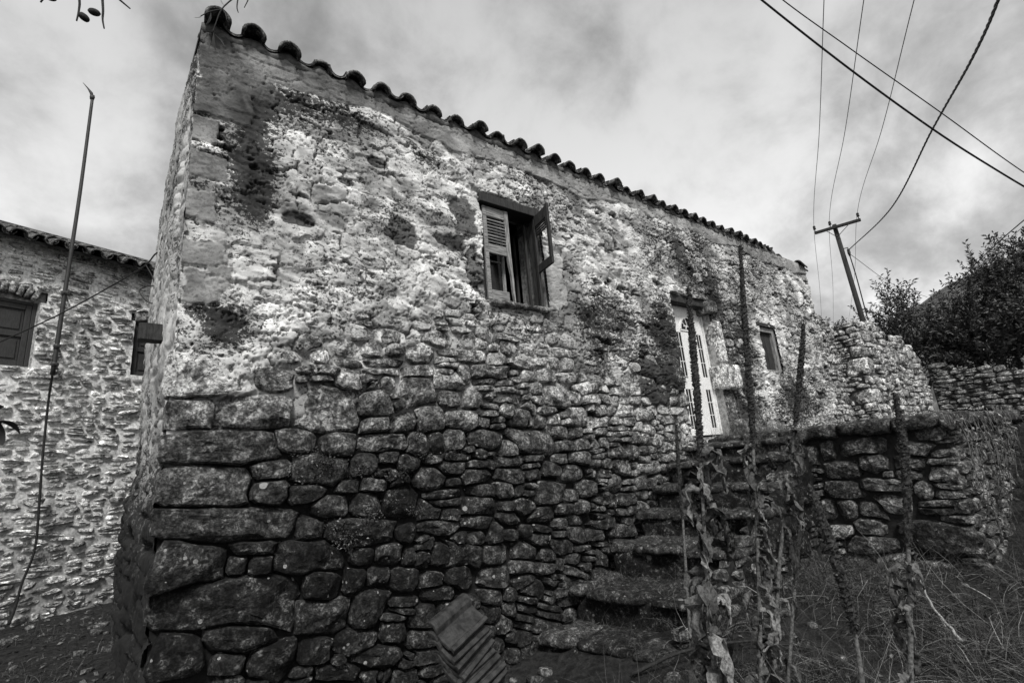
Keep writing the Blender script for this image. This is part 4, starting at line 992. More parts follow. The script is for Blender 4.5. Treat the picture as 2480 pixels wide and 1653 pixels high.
nt_c = [barrel(.44, .105, .09, .018, cover=True, seed=q + 20) for q in range(2)]; nt_p = barrel(.44, .09, .10, .018, cover=False, seed=30)
for row in range(4):
    for i in range(24):
        u = -3.2 + .245 * i; n_ = .32 - .38 * row; z = NE + .055 + .38 * row * math.tan(R(25))
        for me, du, dz in ((nt_c[i % 2], 0, .01), (nt_p, .1225, .075)):
            p = FN.pt(np.array(u + du + rt.normal(0, .008)), np.array(z + dz), np.array(n_ + rt.normal(0, .015)))
            o = bpy.data.objects.new('roof_tile', me); SC.collection.objects.link(o); o.location = p; o.rotation_euler = (R(24 + rt.normal(0, 1)), 0, R(23 + rt.normal(0, 1.2))); attach(o, nroof)

# ---- antenna mast on that house with its cable
mast = thing('antenna_mast', (-1.126, 10.037, 3.45), 'thin leaning antenna mast clamped to the pale house on the left', 'antenna mast')
mb = MB(); P = [(-1.126, 10.037, 3.45), (-1.12, 10.037, 4.887), (-1.112, 10.04, 6.6), (-1.127, 10.037, 8.507)]; tube(mb, spline(P, 24), np.linspace(.032, .022, 24), 8); mb.build('pole', M_metal, mast)
mb = MB(); tube(mb, [(-1.127, 10.037, 8.45), (-1.150, 10.035, 8.55), (-1.20, 10.03, 8.62), (-1.275, 10.02, 8.70)], [.03, .026, .012, .004], 6); rough_box(mb, (-1.13, 10.035, 8.47), (.035, 0, 0), (0, .03, 0), (0, 0, .05), (2, 2, 2), 4, .01, 9, 1); mb.build('tip', M_metal, mast)
for z in (3.62, 3.9, 4.78):
    yw_ = 10.6 + (-1.12 + .68) * math.tan(R(23)); mb = MB(); obox(mb, (-1.12, (10.0 + yw_) / 2, z), (.012, 0, 0), (0, (yw_ - 10.0) / 2, 0), (0, 0, .012)); rough_box(mb, (-1.12, 10.03, z), (.05, 0, 0), (0, .05, 0), (0, 0, .035), (2, 2, 2), 4, .012, 12, int(z * 9)); mb.build('bracket', M_metal, mast, False)
def cable(name, P, r, label, cat='cable', mat=None, n=40, seg=6, group=None, twist=0):
    mb = MB(); S = spline(P, n)
    if twist:
        T = np.gradient(S, axis=0); Lc = np.concatenate([[0], np.cumsum(np.linalg.norm(np.diff(S, axis=0), axis=1))])
        for ph in (0, 2.1, 4.2):
            off = []
            for i in range(n):
                u, w = frame_of(T[i]); off.append(r * 1.05 * (u * math.cos(Lc[i] * twist + ph) + w * math.sin(Lc[i] * twist + ph)))
            tube(mb, S + np.array(off), r, 5)
    else: tube(mb, S, r, seg)
    return tag(mb.build(name, mat or M_cable), label, cat, group)
cable('antenna_cable', [(-1.13, 10.06, 3.506), (-1.151, 10.235, 3.014), (-1.124, 10.238, 2.161), (-1.09, 10.242, 1.532), (-1.071, 10.244, .926), (-1.155, 10.235, .478), (-1.186, 10.232, .177), (-1.227, 10.227, -.03)], .017, 'black cable hanging from the mast foot down the pale wall to the ground')
cable('service_cable', [(-1.961, 9.908, 3.702), (-1.714, 9.852, 3.881), (-1.107, 9.435, 4.227), (-.53, 8.984, 4.607), (-.133, 8.299, 4.754), (-.004, 7.6, 4.70), (.10, 7.45, 4.66)], .010, 'thin black cable slanting across the pale house to the old gable')
cable('cable_loop', [(-.109, 8.199, 4.747), (-.008, 8.1, 4.515), (.026, 8.0, 4.289), (.018, 8.0, 4.128), (-.067, 8.1, 4.18), (-.151, 8.199, 4.343), (-.084, 8.2, 4.419), (.018, 8.0, 4.385), (.10, 7.9, 4.40)], .009, 'coiled loop of black cable hanging beside the old gable', n=60)

# ================================================================== POWER POLE AND LINES
pole = thing('utility_pole', (24.6, 6.3, 1.0), 'leaning dark wooden power pole with a crossarm above the bushes', 'utility pole')
def pcam(az, el, d): return np.array([d * math.cos(R(az)), d * math.sin(R(az)), EYE + d * el])
pt_, pb_ = pcam(15.52, .360, 24), pcam(14.95, -.02, 24)
mb = MB(); tube(mb, [pb_, pt_], [.115, .085], 12); mb.build('post', M_pole, pole)
aL, aR = pcam(17.30, .3525, 24), pcam(13.32, .3525, 24)
ax = (aR - aL); ax /= np.linalg.norm(ax); fwd = np.array([-math.cos(R(15.5)), -math.sin(R(15.5)), 0]); off = fwd * .16
upv = np.array([0, 0, 1.])
mb = MB(); obox(mb, (aL + aR) / 2 + off, ax * np.linalg.norm(aR - aL) / 2, fwd * .05, upv * .06); bevel(mb.build('crossarm', M_pole, pole, False), .01)
ctr = (aL + aR) / 2 + off
for s in (-1, 1):
    mb = MB(); tube(mb, [ctr + ax * s * .42 - upv * .06 + fwd * .07, pt_ - upv * .62 + fwd * .14], .014, 5); mb.build('brace', M_metal, pole)
tips = []
for q in (-.96, -.27, .93):
    b0 = ctr + ax * q * np.linalg.norm(aR - aL) / 2 + upv * .075
    mb = MB(); tube(mb, [b0 - upv * .02, b0 + upv * .08, b0 + upv * .085, b0 + upv * .13, b0 + upv * .14, b0 + upv * .19, b0 + upv * .23, b0 + upv * .26], [.015, .015, .05, .06, .042, .055, .05, .02], 10); mb.build('insulator', M_pole, pole); tips.append(b0 + upv * .24)
bk = pcam(14.92, .307, 23.85)
mb = MB(); tube(mb, [pcam(15.33, .312, 24), bk + upv * .12, bk], .02, 5); tube(mb, [bk - ax * .0 + upv * .05, bk - upv * .12, bk - upv * .3], [.05, .06, .02], 6); mb.build('cable_bracket', M_metal, pole)
mb = MB(); tube(mb, spline([bk - upv * .2, pcam(14.85, .255, 23.9), pcam(14.85, .19, 24), pcam(14.8, .10, 24)], 12), .022, 5); mb.build('downlead', M_cable, pole)
heads = [(8.849, 1.644, 9.301), (8.928, 1.137, 8.827), (8.982, .574, 8.279)]; mids = [(13.583, 3.393, 9.834), (13.729, 2.741, 9.75), (12.903, 1.585, 9.397)]; far = [(37.971, 12.579, 10.795), (38.205, 11.848, 10.917), (38.566, 10.616, 11.523)]
for i, nm in enumerate(('leftmost', 'middle', 'rightmost')):
    t = tips[i]; h = np.array(heads[i]); m = (h * .62 + t * .38) + np.array([0, 0, -.12])
    d = (h - t); cable('power_line', [h + d * .6, h, m, t, t + (np.array(far[i]) - t) * .8 - np.array([0, 0, .5]), t + (np.array(far[i]) - t) * 3], .008, f'thin bare wire from the {nm} insulator of the power pole', 'wire', M_wire, 60, 5)
cable('service_line', [(4.5, -.6, 5.6), (6.999, -.131, 6.144), (9.492, .388, 6.862), (12.919, 1.453, 7.631), (17.676, 3.402, 8.03), tuple(bk)], .0105, 'thick twisted black cable rising from the power pole overhead', 'cable', n=220, twist=9)
cable('overhead_cable', [(5.0, 2.8, 9.5), (6.641, 2.213, 8.231), (8.34, 1.641, 7.139), (9.938, 1.11, 6.276), (11.179, .69, 5.719), (12.297, .292, 5.256), (14, -.3, 4.7)], .016, 'thick sagging black cable crossing the sky at upper right', 'cable', n=60)
cable('overhead_cable', [(5.5, 2.6, 9.6), (7.21, 2.066, 8.372), (8.852, 1.623, 7.729), (10.452, 1.002, 6.726), (11.686, .578, 6.039), (12.698, .251, 5.586), (15, -.5, 4.6)], .009, 'thinner black cable just above the thick sagging one', 'cable', n=60)
cable('telephone_line', [(11, -.6, 5.38), (13.996, .353, 5.675), (16.948, 1.327, 5.955), (19.865, 2.318, 6.14), (24, 3.7, 6.3)], .012, 'dark cable running into the tall bush at right, upper of a pair', 'cable')
cable('telephone_line', [(11, -.5, 5.33), (14.195, .385, 5.62), (16.953, 1.268, 5.871), (19.881, 2.183, 6.091), (24, 3.5, 6.25)], .006, 'thin cable running into the tall bush at right, lower of a pair', 'cable')
cable('telephone_line', [tuple(bk - upv * .15), (31.267, 6.809, 8.95), (41.341, 7.409, 9.847)], .012, 'faint thin wire sloping from the power pole down to the hill', 'wire', M_wire)

# ================================================================== HILL
hx = np.linspace(80, 420, 60); hy = np.linspace(-260, 120, 110)
HXX, HYY = np.meshgrid(hx, hy, indexing='ij')
rdg = np.interp(HYY, [-260, -120, -40, 11, 16, 23, 30, 36, 44, 60, 120], [60, 55, 47, 42, 41.5, 38.6, 36.8, 34.5, 25, 14, 4])
HZ = rdg * sstep(85, 180, HXX) * (1 - .3 * sstep(200, 420, HXX)) + 5 * fbm(HXX * .05, HYY * .05, 5, 3) * sstep(90, 130, HXX) * sstep(178, 150, HXX) - 1 + 1.2 * fbm(HXX * .2, HYY * .2, 4, 4)
V = np.stack([HXX, HYY, HZ], -1).reshape(-1, 3); i, j = np.meshgrid(np.arange(59), np.arange(109), indexing='ij'); a = (i * 110 + j).ravel()
link('hill', mesh_np('hill', V, np.stack([a, a + 110, a + 111, a + 1], -1), M_hill), kind='structure')

# ================================================================== PLANTS
def leaves_mesh(mb, C, D, L, W, droop=.15, r=None, tone=.06, seed=0):
    """many pointed two-fold leaves: bases C, directions D, lengths L, widths W (vectorised)"""
    n = len(C); D = D / np.linalg.norm(D, axis=1)[:, None]
    A = r.normal(0, 1, (n, 3)); S = np.cross(D, A); S /= np.linalg.norm(S, axis=1)[:, None]; Nn = np.cross(D, S)
    L = np.broadcast_to(L, (n,))[:, None]; W = np.broadcast_to(W, (n,))[:, None]
    mid = C + D * L * .5 + Nn * L * .05; tip = C + D * L - np.array([0, 0, 1.]) * L * droop
    V = np.stack([C, mid + S * W * .5, tip, mid - S * W * .5], 1).reshape(-1, 3)
    b = np.arange(n) * 4
    mb.add(V, T=np.concatenate([np.stack([b, b + 1, b + 2], -1), np.stack([b, b + 2, b + 3], -1)]), tone=np.repeat(np.broadcast_to(tone, (n,)), 4))
def bush(name, base, blobs, nshoot, lps, leaf, label, cat, seed, group=None, shoot=(.5, 1.1), tone=.05, up=.75, trunk_r=.12):
    r = np.random.default_rng(seed); root = thing(name, tuple(base), label, cat, group)
    mb = MB(); tw = MB(); base = np.array(base, float); wts = np.array([b[3] * b[4] * b[5] for b in blobs]) ** .8; wts /= wts.sum()
    trunk = MB(); cen = [np.array(b[:3]) for b in blobs]
    for c in cen: 
        m1 = base + (c - base) * .45 + r.normal(0, .2, 3); tube(trunk, spline([base + r.normal(0, .05, 3) * [1, 1, 0], m1, c], 8), np.linspace(trunk_r, .02, 8), 6, tone=.04)
    C = []; D = []; Ls = []; Tn = []
    pick = r.choice(len(blobs), nshoot, p=wts)
    for i in pick:
        c = cen[i]; rad = np.array(blobs[i][3:6])
        d = r.normal(0, 1, 3); d /= np.linalg.norm(d); q = r.random() ** .38
        p0 = c + d * rad * q * .85
        dr = d * np.array([.8, .8, .5]) + np.array([0, 0, up]) + r.normal(0, .25, 3); dr /= np.linalg.norm(dr)
        L = r.uniform(*shoot); p1 = p0 + dr * L
        m = int(lps * L / shoot[1]) + 3
        t = np.linspace(.05, 1, m)
        P = p0 + dr * L * t[:, None]; a = r.normal(0, 1, (m, 3)); a -= dr * (a @ dr)[:, None]; a /= np.linalg.norm(a, axis=1)[:, None]
        dirs = dr * r.uniform(.4, 1.1, m)[:, None] + a * .8
        C.append(P); D.append(dirs); Ls.append(leaf[0] * r.uniform(.6, 1.2, m)); Tn.append(np.full(m, tone * math.exp(r.normal(0, .35))))
        tube(tw, [p0 - dr * .2, p1], [.012, .004], 3, False, tone=.03)
    C = np.concatenate(C); L = np.concatenate(Ls)
    leaves_mesh(mb, C, np.concatenate(D), L, L * leaf[1], .12, r, np.concatenate(Tn))
    trunk.build('trunk', M_pole, root); 
    cr = mb.build('crown', M_green, root, False); tw.build('twigs', M_pole, cr, True)
    return root
# the bush under the power pole, the tall evergreens to its right, small shrubs behind the ruin
bush('laurel_bush', (24.6, 5.9, 1.5), [(24.8, 6.2, 5.3, .9, .9, 1.3), (25, 5.6, 6.3, .7, .6, 1.0), (24.9, 5.1, 5.2, .8, .8, 1.2), (24.6, 5.8, 4.2, 1.2, 1.3, 1.2), (25.2, 4.6, 4.6, .8, .8, .9)], 420, 30, (.17, .34), 'dark evergreen bush in front of the leaning power pole', 'bush', 61)
bush('laurel_bush', (25, 3.0, 1.5), [(25, 3.5, 5.3, 1.0, .8, 1.2), (24.9, 2.9, 6.6, .55, .5, .9), (24.9, 3.3, 4.2, 1.3, 1.2, 1.3), (25.4, 4.1, 4.1, .9, .8, 1.1)], 480, 30, (.18, .33), 'dark evergreen bush with a pointed top, between the pole bush and the tallest one', 'bush', 62)
bush('laurel_bush', (24.8, 1.6, 1.5), [(24.8, 1.9, 6.2, 1.0, .9, 1.3), (24.9, 1.3, 6.9, .8, .6, .9), (24.6, 1.8, 4.6, 1.3, 1.2, 1.5), (25, .5, 6.3, 1.2, 1, 1.5), (24.7, .4, 4.6, 1.3, 1.3, 1.5)], 760, 30, (.18, .33), 'tallest dark evergreen bush at the right edge behind the field wall', 'bush', 63)
bush('shrub', (17.5, 5.6, 3.6), [(17.4, 5.8, 4.6, .35, .3, .45), (17.2, 5.5, 4.4, .3, .3, .3)], 40, 16, (.12, .3), 'small leafy shrub just right of the old house behind the ruin top', 'shrub', 64, shoot=(.3, .6), trunk_r=.04)
bush('shrub', (20.2, 6.2, 3.6), [(20.2, 6.25, 4.9, .35, .3, .4), (20, 5.9, 4.6, .35, .3, .3)], 50, 16, (.13, .3), 'small leafy shrub behind the ruin, nearer the power pole', 'shrub', 65, shoot=(.3, .6), trunk_r=.04)
bush('bramble_bush', (10.6, .6, .9), [(10.8, .55, 1.25, .8, .5, .45), (12.2, .5, 1.5, .9, .6, .4), (9.6, .5, .7, .7, .5, .5)], 260, 14, (.07, .55), 'low dark tangle of brambles right of the terrace wall', 'bush', 66, shoot=(.25, .6), up=.3, tone=.035, trunk_r=.02)

# ---- dry grass and straw: thin bent blades, far too many to count
def blades(n, xy, hfun, L, W, lie, r, tone=(.06, .30), nm='dry_grass', mb=None):
    m = 5
    P = np.stack([xy[:, 0], xy[:, 1], hfun(xy[:, 0], xy[:, 1]) - .01], -1)
    az = r.uniform(0, 2 * math.pi, n); el = np.clip(r.normal(lie, .45, n), .02, 1.5); Lr = L * np.exp(r.normal(0, .4, n)); Wr = W * r.uniform(.6, 1.4, n)
    cur = r.normal(-.9, .8, n); caz = r.normal(0, .6, n)
    pts = [P]; p = P.copy(); e = el.copy(); a_ = az.copy()
    for k_ in range(m - 1):
        d = np.stack([np.cos(e) * np.cos(a_), np.cos(e) * np.sin(a_), np.sin(e)], -1)
        p = p + d * (Lr / (m - 1))[:, None]; pts.append(p); e = e + cur / (m - 1); a_ = a_ + caz / (m - 1)
    S = np.stack([-np.sin(az), np.cos(az), np.zeros(n)], -1); S = S * .8 + r.normal(0, .35, (n, 3))
    V = []
    for k_, p in enumerate(pts):
        w = (Wr * (1 - .8 * (k_ / (m - 1)) ** 1.5))[:, None] * .5
        V += [p - S * w, p + S * w]
    V = np.stack(V, 1).reshape(-1, 3); b = (np.arange(n) * 2 * m)[:, None] + np.arange(m - 1) * 2
    Q = np.stack([b, b + 1, b + 3, b + 2], -1).reshape(-1, 4)
    tn = np.exp(r.uniform(math.log(tone[0]), math.log(tone[1]), n))
    mb.add(V, Q=Q, tone=np.repeat(tn, 2 * m)); return mb
rgz = np.random.default_rng(77)
def scatter(n, x0, x1, y0, y1, dens=None):
    out = []
    while sum(map(len, out)) < n:
        p = np.c_[rgz.uniform(x0, x1, n), rgz.uniform(y0, y1, n)]
        if dens is not None: p = p[rgz.random(n) < dens(p[:, 0], p[:, 1])]
        out.append(p)
    return np.concatenate(out)[:n]
patch = lambda x, y: np.clip(.40 + 2.2 * fbm(x * 1.3, y * 1.3, 3, 9), .04, 1) * (1 - .6 * np.exp(-((x - 2.2) ** 2 + (y - 3.6) ** 2) / 1.2))
mb = MB()
xy = scatter(26000, 1.4, 7.35, -.6, 3.1, patch); blades(len(xy), xy, ground_h, .24, .0035, .45, rgz, (.012, .11), mb=mb)
xy = scatter(9000, 2.4, 7.3, -.2, 3.0, patch); blades(len(xy), xy, lambda x, y: ground_h(x, y) + rgz.uniform(0, .07, len(x)), .34, .0042, .06, rgz, (.02, .26), mb=mb)
xy = scatter(2500, 7.4, 14, -1.2, 1.45); blades(len(xy), xy, ground_h, .35, .005, .8, rgz, (.03, .18), mb=mb)
xy = scatter(5000, -2.6, 0.1, 4.6, 10.5, lambda x, y: np.clip(.3 + 2.2 * fbm(x * 1.2, y * 1.2, 3, 29), .03, 1)); blades(len(xy), xy, ground_h, .11, .005, .5, rgz, (.02, .14), mb=mb)
mb.build('dry_grass', M_straw, None, False, kind='stuff')
def tread_h(x, y):
    z = np.full(np.shape(x), -9.0)
    f = np.clip((HY - y) / 1.48, 0, 1)
    for q, (sx, szz) in enumerate(steps): z = np.where(x > sx + .04 + (.42 if q < 3 else .5) * f, szz + .01, z)
    return z
mb = MB()
xy = scatter(3600, 3.7, 7.3, 3.15, 4.55, lambda x, y: np.clip(.5 + 1.8 * fbm(x * 2, y * 2, 3, 19), .05, 1)); xy = xy[tread_h(xy[:, 0], xy[:, 1]) > -5]
blades(len(xy), xy, tread_h, .13, .0032, .35, rgz, (.012, .14), mb=mb)
xy = scatter(800, 7.45, 9.0, 1.6, 4.4); blades(len(xy), xy, lambda x, y: x * 0 + 1.70, .16, .004, .6, rgz, (.03, .25), mb=mb)
xy = scatter(500, 7.5, 9.4, 4.0, 4.55); blades(len(xy), xy, lambda x, y: x * 0 + 1.70, .30, .004, .9, rgz, (.08, .35), mb=mb)
mb.build('step_grass', M_straw, None, False, kind='stuff')
# dry leaf litter
mb = MB(); xy = scatter(1500, 1.6, 7.2, -.3, 3.1, patch); C = np.c_[xy, ground_h(xy[:, 0], xy[:, 1]) + .02]
leaves_mesh(mb, C, rgz.normal(0, 1, (len(C), 3)) * [1, 1, .3], rgz.uniform(.03, .09, len(C)), rgz.uniform(.015, .045, len(C)), .1, rgz, np.exp(rgz.uniform(-3.4, -1.6, len(C))))
xy = scatter(900, -2.6, .1, 4.4, 10.4); C = np.c_[xy, ground_h(xy[:, 0], xy[:, 1]) + .01]
leaves_mesh(mb, C, rgz.normal(0, 1, (len(C), 3)) * [1, 1, .3], rgz.uniform(.03, .08, len(C)), rgz.uniform(.02, .05, len(C)), .1, rgz, np.exp(rgz.uniform(-3.6, -1.9, len(C))))
mb.build('leaf_litter', M_leaf, None, False, kind='stuff')
# small weeds rooted in the joints of the wall
mb = MB()
for (u, z, s) in ((1.25, 1.78, .11), (1.18, 1.66, .12), (1.32, 1.72, .08), (1.62, 1.62, .07), (2.25, 1.92, .06), (2.32, 1.72, .05), (1.95, 1.33, .05), (1.75, 1.20, .06), (1.5, 1.08, .06), (2.05, 1.55, .06), (2.62, 1.72, .05), (1.42, 1.18, .05), (1.55, 1.02, .07), (2.2, 1.2, .05), (5.4, 1.55, .12), (5.8, 1.75, .14), (6.0, 1.5, .12)):
    n = int(160 * s / .08); C = np.c_[rgz.normal(u, s, n), HY - .05 - np.abs(rgz.normal(0, s * .35, n)), rgz.normal(z, s * .45, n)]
    leaves_mesh(mb, C, rgz.normal(0, 1, (n, 3)) + [0, -.6, .2], rgz.uniform(.012, .03, n), rgz.uniform(.008, .016, n), .1, rgz, rgz.uniform(.02, .07, n))
mb.build('wall_weeds', M_green, None, False, kind='stuff')
mb = MB()
for q in range(420):
    if q < 300: x, y = rgz.uniform(1.8, 7.2), rgz.uniform(.2, 4.4)
    else: x, y = rgz.uniform(-2.4, 0.05), rgz.uniform(4.6, 10.3)
    if x > 3.4 and y > 3.0: continue
    k_ = .015 + .05 * rgz.random() ** 3; az = rgz.uniform(0, 3.1); c_, s_ = math.cos(az), math.sin(az); h_ = float(ground_h(x, y))
    rough_box(mb, (x, y, h_ + k_ * .25), (k_ * c_ * 1.3, k_ * s_ * 1.3, 0), (-k_ * s_, k_ * c_, 0), (0, 0, k_ * .65), (2, 2, 2), 4, k_ * .35, 12, q, tone=.07 * math.exp(rgz.normal(0, .4)), lime=.1, lich=.3)
mb.build('loose_stones', M_rock, None, kind='stuff')
# bare twigs and stems lying about
for P, rd_, lb in (([(4.9, 1.25, .05), (5.2, 1.45, .16), (5.6, 1.6, .20), (6.1, 1.75, .17)], .012, 'pale dry branch lying in the straw below the terrace wall'), ([(3.6, 3.3, -.30), (3.9, 3.0, -.15), (4.3, 2.6, -.08), (4.6, 2.2, -.12)], .018, 'dark fallen branch at the foot of the stone steps'), ([(5.9, .75, .05), (6.2, .72, .35), (6.6, .80, .62), (6.95, .86, .70)], .011, 'dark arching bramble stem before the terrace wall corner')):
    mb = MB(); S = spline(P, 18); S += .012 * np.c_[vn(np.arange(18) * .9, 0, 1), vn(np.arange(18) * .9, 5, 2), vn(np.arange(18) * .9, 9, 3)] * 2
    tube(mb, S, np.linspace(rd_, rd_ * .4, 18), 6); t_ = mb.build('fallen_branch', M_pole if 'dark' in lb else M_wood); tag(t_, lb, 'branch')

# ---- dead mulleins
def crumpled(r, base, out, L, W, tone):
    """one withered leaf: springs out, folds over and hangs, twisted and creased"""
    m, k_ = 11, 7; az = math.atan2(out[1], out[0]); S = np.array([-math.sin(az), math.cos(az), 0]); o = np.array([math.cos(az), math.sin(az), 0])
    e = r.uniform(-.2, .9); p = np.array(base, float); V = []; tw = r.normal(0, .25); roll = r.uniform(.8, 2.2) * r.choice([-1, 1]); sd = r.integers(0, 500)
    de = -r.uniform(1.7, 2.9) / (m * .55)
    for i in range(m):
        t = i / (m - 1)
        w = W * (math.sin(math.pi * min(1, t * .86 + .12)) ** .8) * (1 - .25 * r.random())
        d = o * math.cos(e) + np.array([0, 0, 1.]) * math.sin(e); nn = np.cross(d, S)
        for j in range(k_):
            q = j / (k_ - 1) * 2 - 1
            a = q * roll * .7
            lat = math.sin(a) / max(.3, abs(roll) * .7) * w * .5; dep = (1 - math.cos(a)) * w * .40
            v = p + S * lat + nn * dep
            v = v + (S * vn(i * .8 + sd, j * .9, 1) + nn * vn(i * .9, j * .8 + sd, 2) * 1.6 + d * vn(i * .7 + sd, j * .9, 3)) * W * .46
            V.append(v)
        p = p + d * L / (m - 1); e = max(-1.5, e + de * r.uniform(.5, 1.5)); S = S + np.cross(d, S) * tw; S /= np.linalg.norm(S); 
    i, j = np.meshgrid(np.arange(m - 1), np.arange(k_ - 1), indexing='ij'); a = (i * k_ + j).ravel()
    return np.array(V), np.stack([a, a + k_, a + k_ + 1, a + 1], -1)
def mullein(P, spike_from, rs_, label, seed, leaf_rng, nleaf, lsize, rst=.012, top_taper=.55):
    """P runs from tip to foot; spike_from = fraction of the length that carries seed heads"""
    r = np.random.default_rng(seed); P = np.array(P, float)
    gz_ = float(ground_h(P[-1][0], P[-1][1])) - .03
    if P[-1][2] > gz_: 
        d = (P[-1] - P[-2]); d = d / abs(d[2]); P = np.concatenate([P, [P[-1] + d * (P[-1][2] - gz_)]])
    n = 160; S = spline(P, n); Lc = np.concatenate([[0], np.cumsum(np.linalg.norm(np.diff(S, axis=0), axis=1))]); tot = Lc[-1]
    root = thing('mullein_stalk', tuple(S[-1]), label, 'dead plant', 'dead mullein stalks in front of the wall')
    ns = int(n * spike_from)
    mb = MB(); tube(mb, S[max(0, ns - 6):], np.linspace(rst * .8, rst * 1.3, n - max(0, ns - 6)), 8, tone=.13); mb.build('stem', M_leaf, root)
    # seed spike: a core ringed with little capsules
    m = max(20, int(Lc[ns] / .011)); seg = 12; Sp = S[np.clip((np.linspace(0, ns, m)).astype(int), 0, n - 1)].copy()
    t = np.linspace(0, ns, m); i0 = np.clip(t.astype(int), 0, n - 2); f = (t - i0)[:, None]; Sp = S[i0] * (1 - f) + S[i0 + 1] * f
    rad = rs_ * (top_taper + (1 - top_taper) * sstep(0, .35, np.linspace(0, 1, m))) * (1 - .25 * sstep(.75, 1, np.linspace(0, 1, m)))
    T = np.gradient(Sp, axis=0); T /= np.linalg.norm(T, axis=1)[:, None]; u, w = frame_of(T[m // 2]); th = np.arange(seg) * 2 * math.pi / seg
    rr = rad[:, None] * (.72 + .55 * r.random((m, seg)) ** 1.5)
    V = (Sp[:, None] + rr[..., None] * (np.cos(th)[None, :, None] * u + np.sin(th)[None, :, None] * w)).reshape(-1, 3)
    V = np.concatenate([V, Sp[:1] - T[:1] * rs_ * .8])
    i, j = np.meshgrid(np.arange(m - 1), np.arange(seg), indexing='ij'); a = i * seg + j; b = i * seg + (j + 1) % seg
    mb = MB(); mb.add(V, Q=np.stack([a, b, b + seg, a + seg], -1).reshape(-1, 4), T=[(len(V) - 1, (q + 1) % seg, q) for q in range(seg)], tone=.035 * np.exp(r.normal(0, .3, len(V))))
    nb_ = int(m * 5.5); k_ = r.integers(0, m, nb_); a = r.uniform(0, 2 * math.pi, nb_); D = np.cos(a)[:, None] * u + np.sin(a)[:, None] * w
    leaves_mesh(mb, Sp[k_] + D * (rad[k_] * .7)[:, None], D + T[k_] * r.normal(-.4, .5, nb_)[:, None], np.full(nb_, rs_ * .75), np.full(nb_, rs_ * .45), .0, r, .04 * np.exp(r.normal(0, .4, nb_)))
    mb.build('seed_spike', M_spike, root, False)
    for q in range(nleaf):
        f = leaf_rng[0] + (leaf_rng[1] - leaf_rng[0]) * (q + r.random()) / nleaf; k2 = min(n - 1, int(f * n))
        az = r.uniform(0, 2 * math.pi); L = lsize * r.uniform(.55, 1.25) * (.6 + .6 * (f - leaf_rng[0]) / (leaf_rng[1] - leaf_rng[0]))
        L = min(L, lsize * 1.1) * .88
        V, Q = crumpled(r, S[k2], (math.cos(az), math.sin(az)), L, L * r.uniform(.30, .52), 0)
        MB().add(V, Q=Q, tone=.10 * math.exp(r.normal(0, .45))).build('leaf', M_leaf, root)
    return root
mullein([(2.842,1.678,2.609),(2.823,1.708,2.203),(2.804,1.74,1.784),(2.78,1.778,1.389),(2.749,1.826,.893),(2.714,1.877,.21)], .46, 0.022, 'mullein stalk crossing the white door, with big curled leaves below', 201, (.44, .99), 46, .36)
mullein([(3.278,1.487,2.927),(3.246,1.556,2.32),(3.218,1.613,1.764),(3.192,1.664,1.35),(3.158,1.729,.828),(3.098,1.833,.101)], .42, 0.020, 'tallest mullein stalk, reaching the eave between the door and the small window', 202, (.40, .99), 48, .29)
mullein([(3.661,1.344,2.351),(3.63,1.427,2.008),(3.592,1.519,1.659),(3.554,1.606,1.317),(3.48,1.761,.765),(3.391,1.926,-.018)], .33, 0.019, 'leaning mullein stalk right of the small window, ragged leaves along its foot', 203, (.33, .95), 36, .25)
mullein([(3.294,.843,1.775),(3.29,.859,1.553),(3.282,.889,1.327),(3.264,.951,.998),(3.246,1.011,.68),(3.219,1.093,.271)], .5, 0.020, 'rightmost mullein stalk, rising in front of the terrace wall', 204, (.5, 1.0), 18, .24)
mullein([(2.951,1.238,1.322),(2.961,1.214,1.136),(2.968,1.196,.942),(2.972,1.185,.755),(2.971,1.19,.554),(2.964,1.207,.32)], .62, 0.027, 'short dark mullein stalk leaning left, without leaves, before the terrace wall', 205, (.8, 1.0), 4, .20)
mullein([(4.131,2.818,1.798),(4.111,2.846,1.453),(4.094,2.871,1.059),(4.075,2.897,.717)], .6, 0.018, 'small dark mullein stalk standing over the steps left of the door', 206, (.7, 1.0), 3, .14)
mullein([(3.854,1.67,1.231),(3.829,1.725,.993),(3.778,1.834,.559),(3.729,1.932,.138)], .5, 0.014, 'thin dim mullein stalk behind the short leaning one', 207, (.5, .95), 6, .16)

# ---- dry creeper over the far end of the terrace wall
cr_ = thing('dry_creeper', (8.6, LY - .05, .0), 'dry creeper of thin stems and shrivelled leaves over the end of the terrace wall', 'creeper')
rc = np.random.default_rng(66); st_mb = MB(); lf = MB()
for q in range(46):
    x0 = 7.45 + 3.2 * rc.random() ** 1.3; z0 = 1.72 + rc.uniform(-.1, .06); L_ = rc.uniform(.4, 1.5); k_ = 9; t = np.linspace(0, 1, k_)
    P = np.c_[x0 + rc.normal(0, .12) * t + .05 * rc.normal(0, 1, k_), LY - .07 - .05 * np.sin(t * 3) - .02 * rc.random(k_), z0 - L_ * t]
    S = spline(P, 24); tube(st_mb, S, np.linspace(.006, .003, 24), 4, tone=.10)
    m = int(L_ * 16); k2 = rc.integers(0, 24, m)
    leaves_mesh(lf, S[k2], rc.normal(0, 1, (m, 3)) + [0, -.5, -.3], rc.uniform(.025, .065, m), rc.uniform(.012, .035, m), .3, rc, .13 * np.exp(rc.normal(0, .5, m)))
st_mb.build('stems', M_straw, cr_); lf.build('leaves', M_leaf, cr_, False)

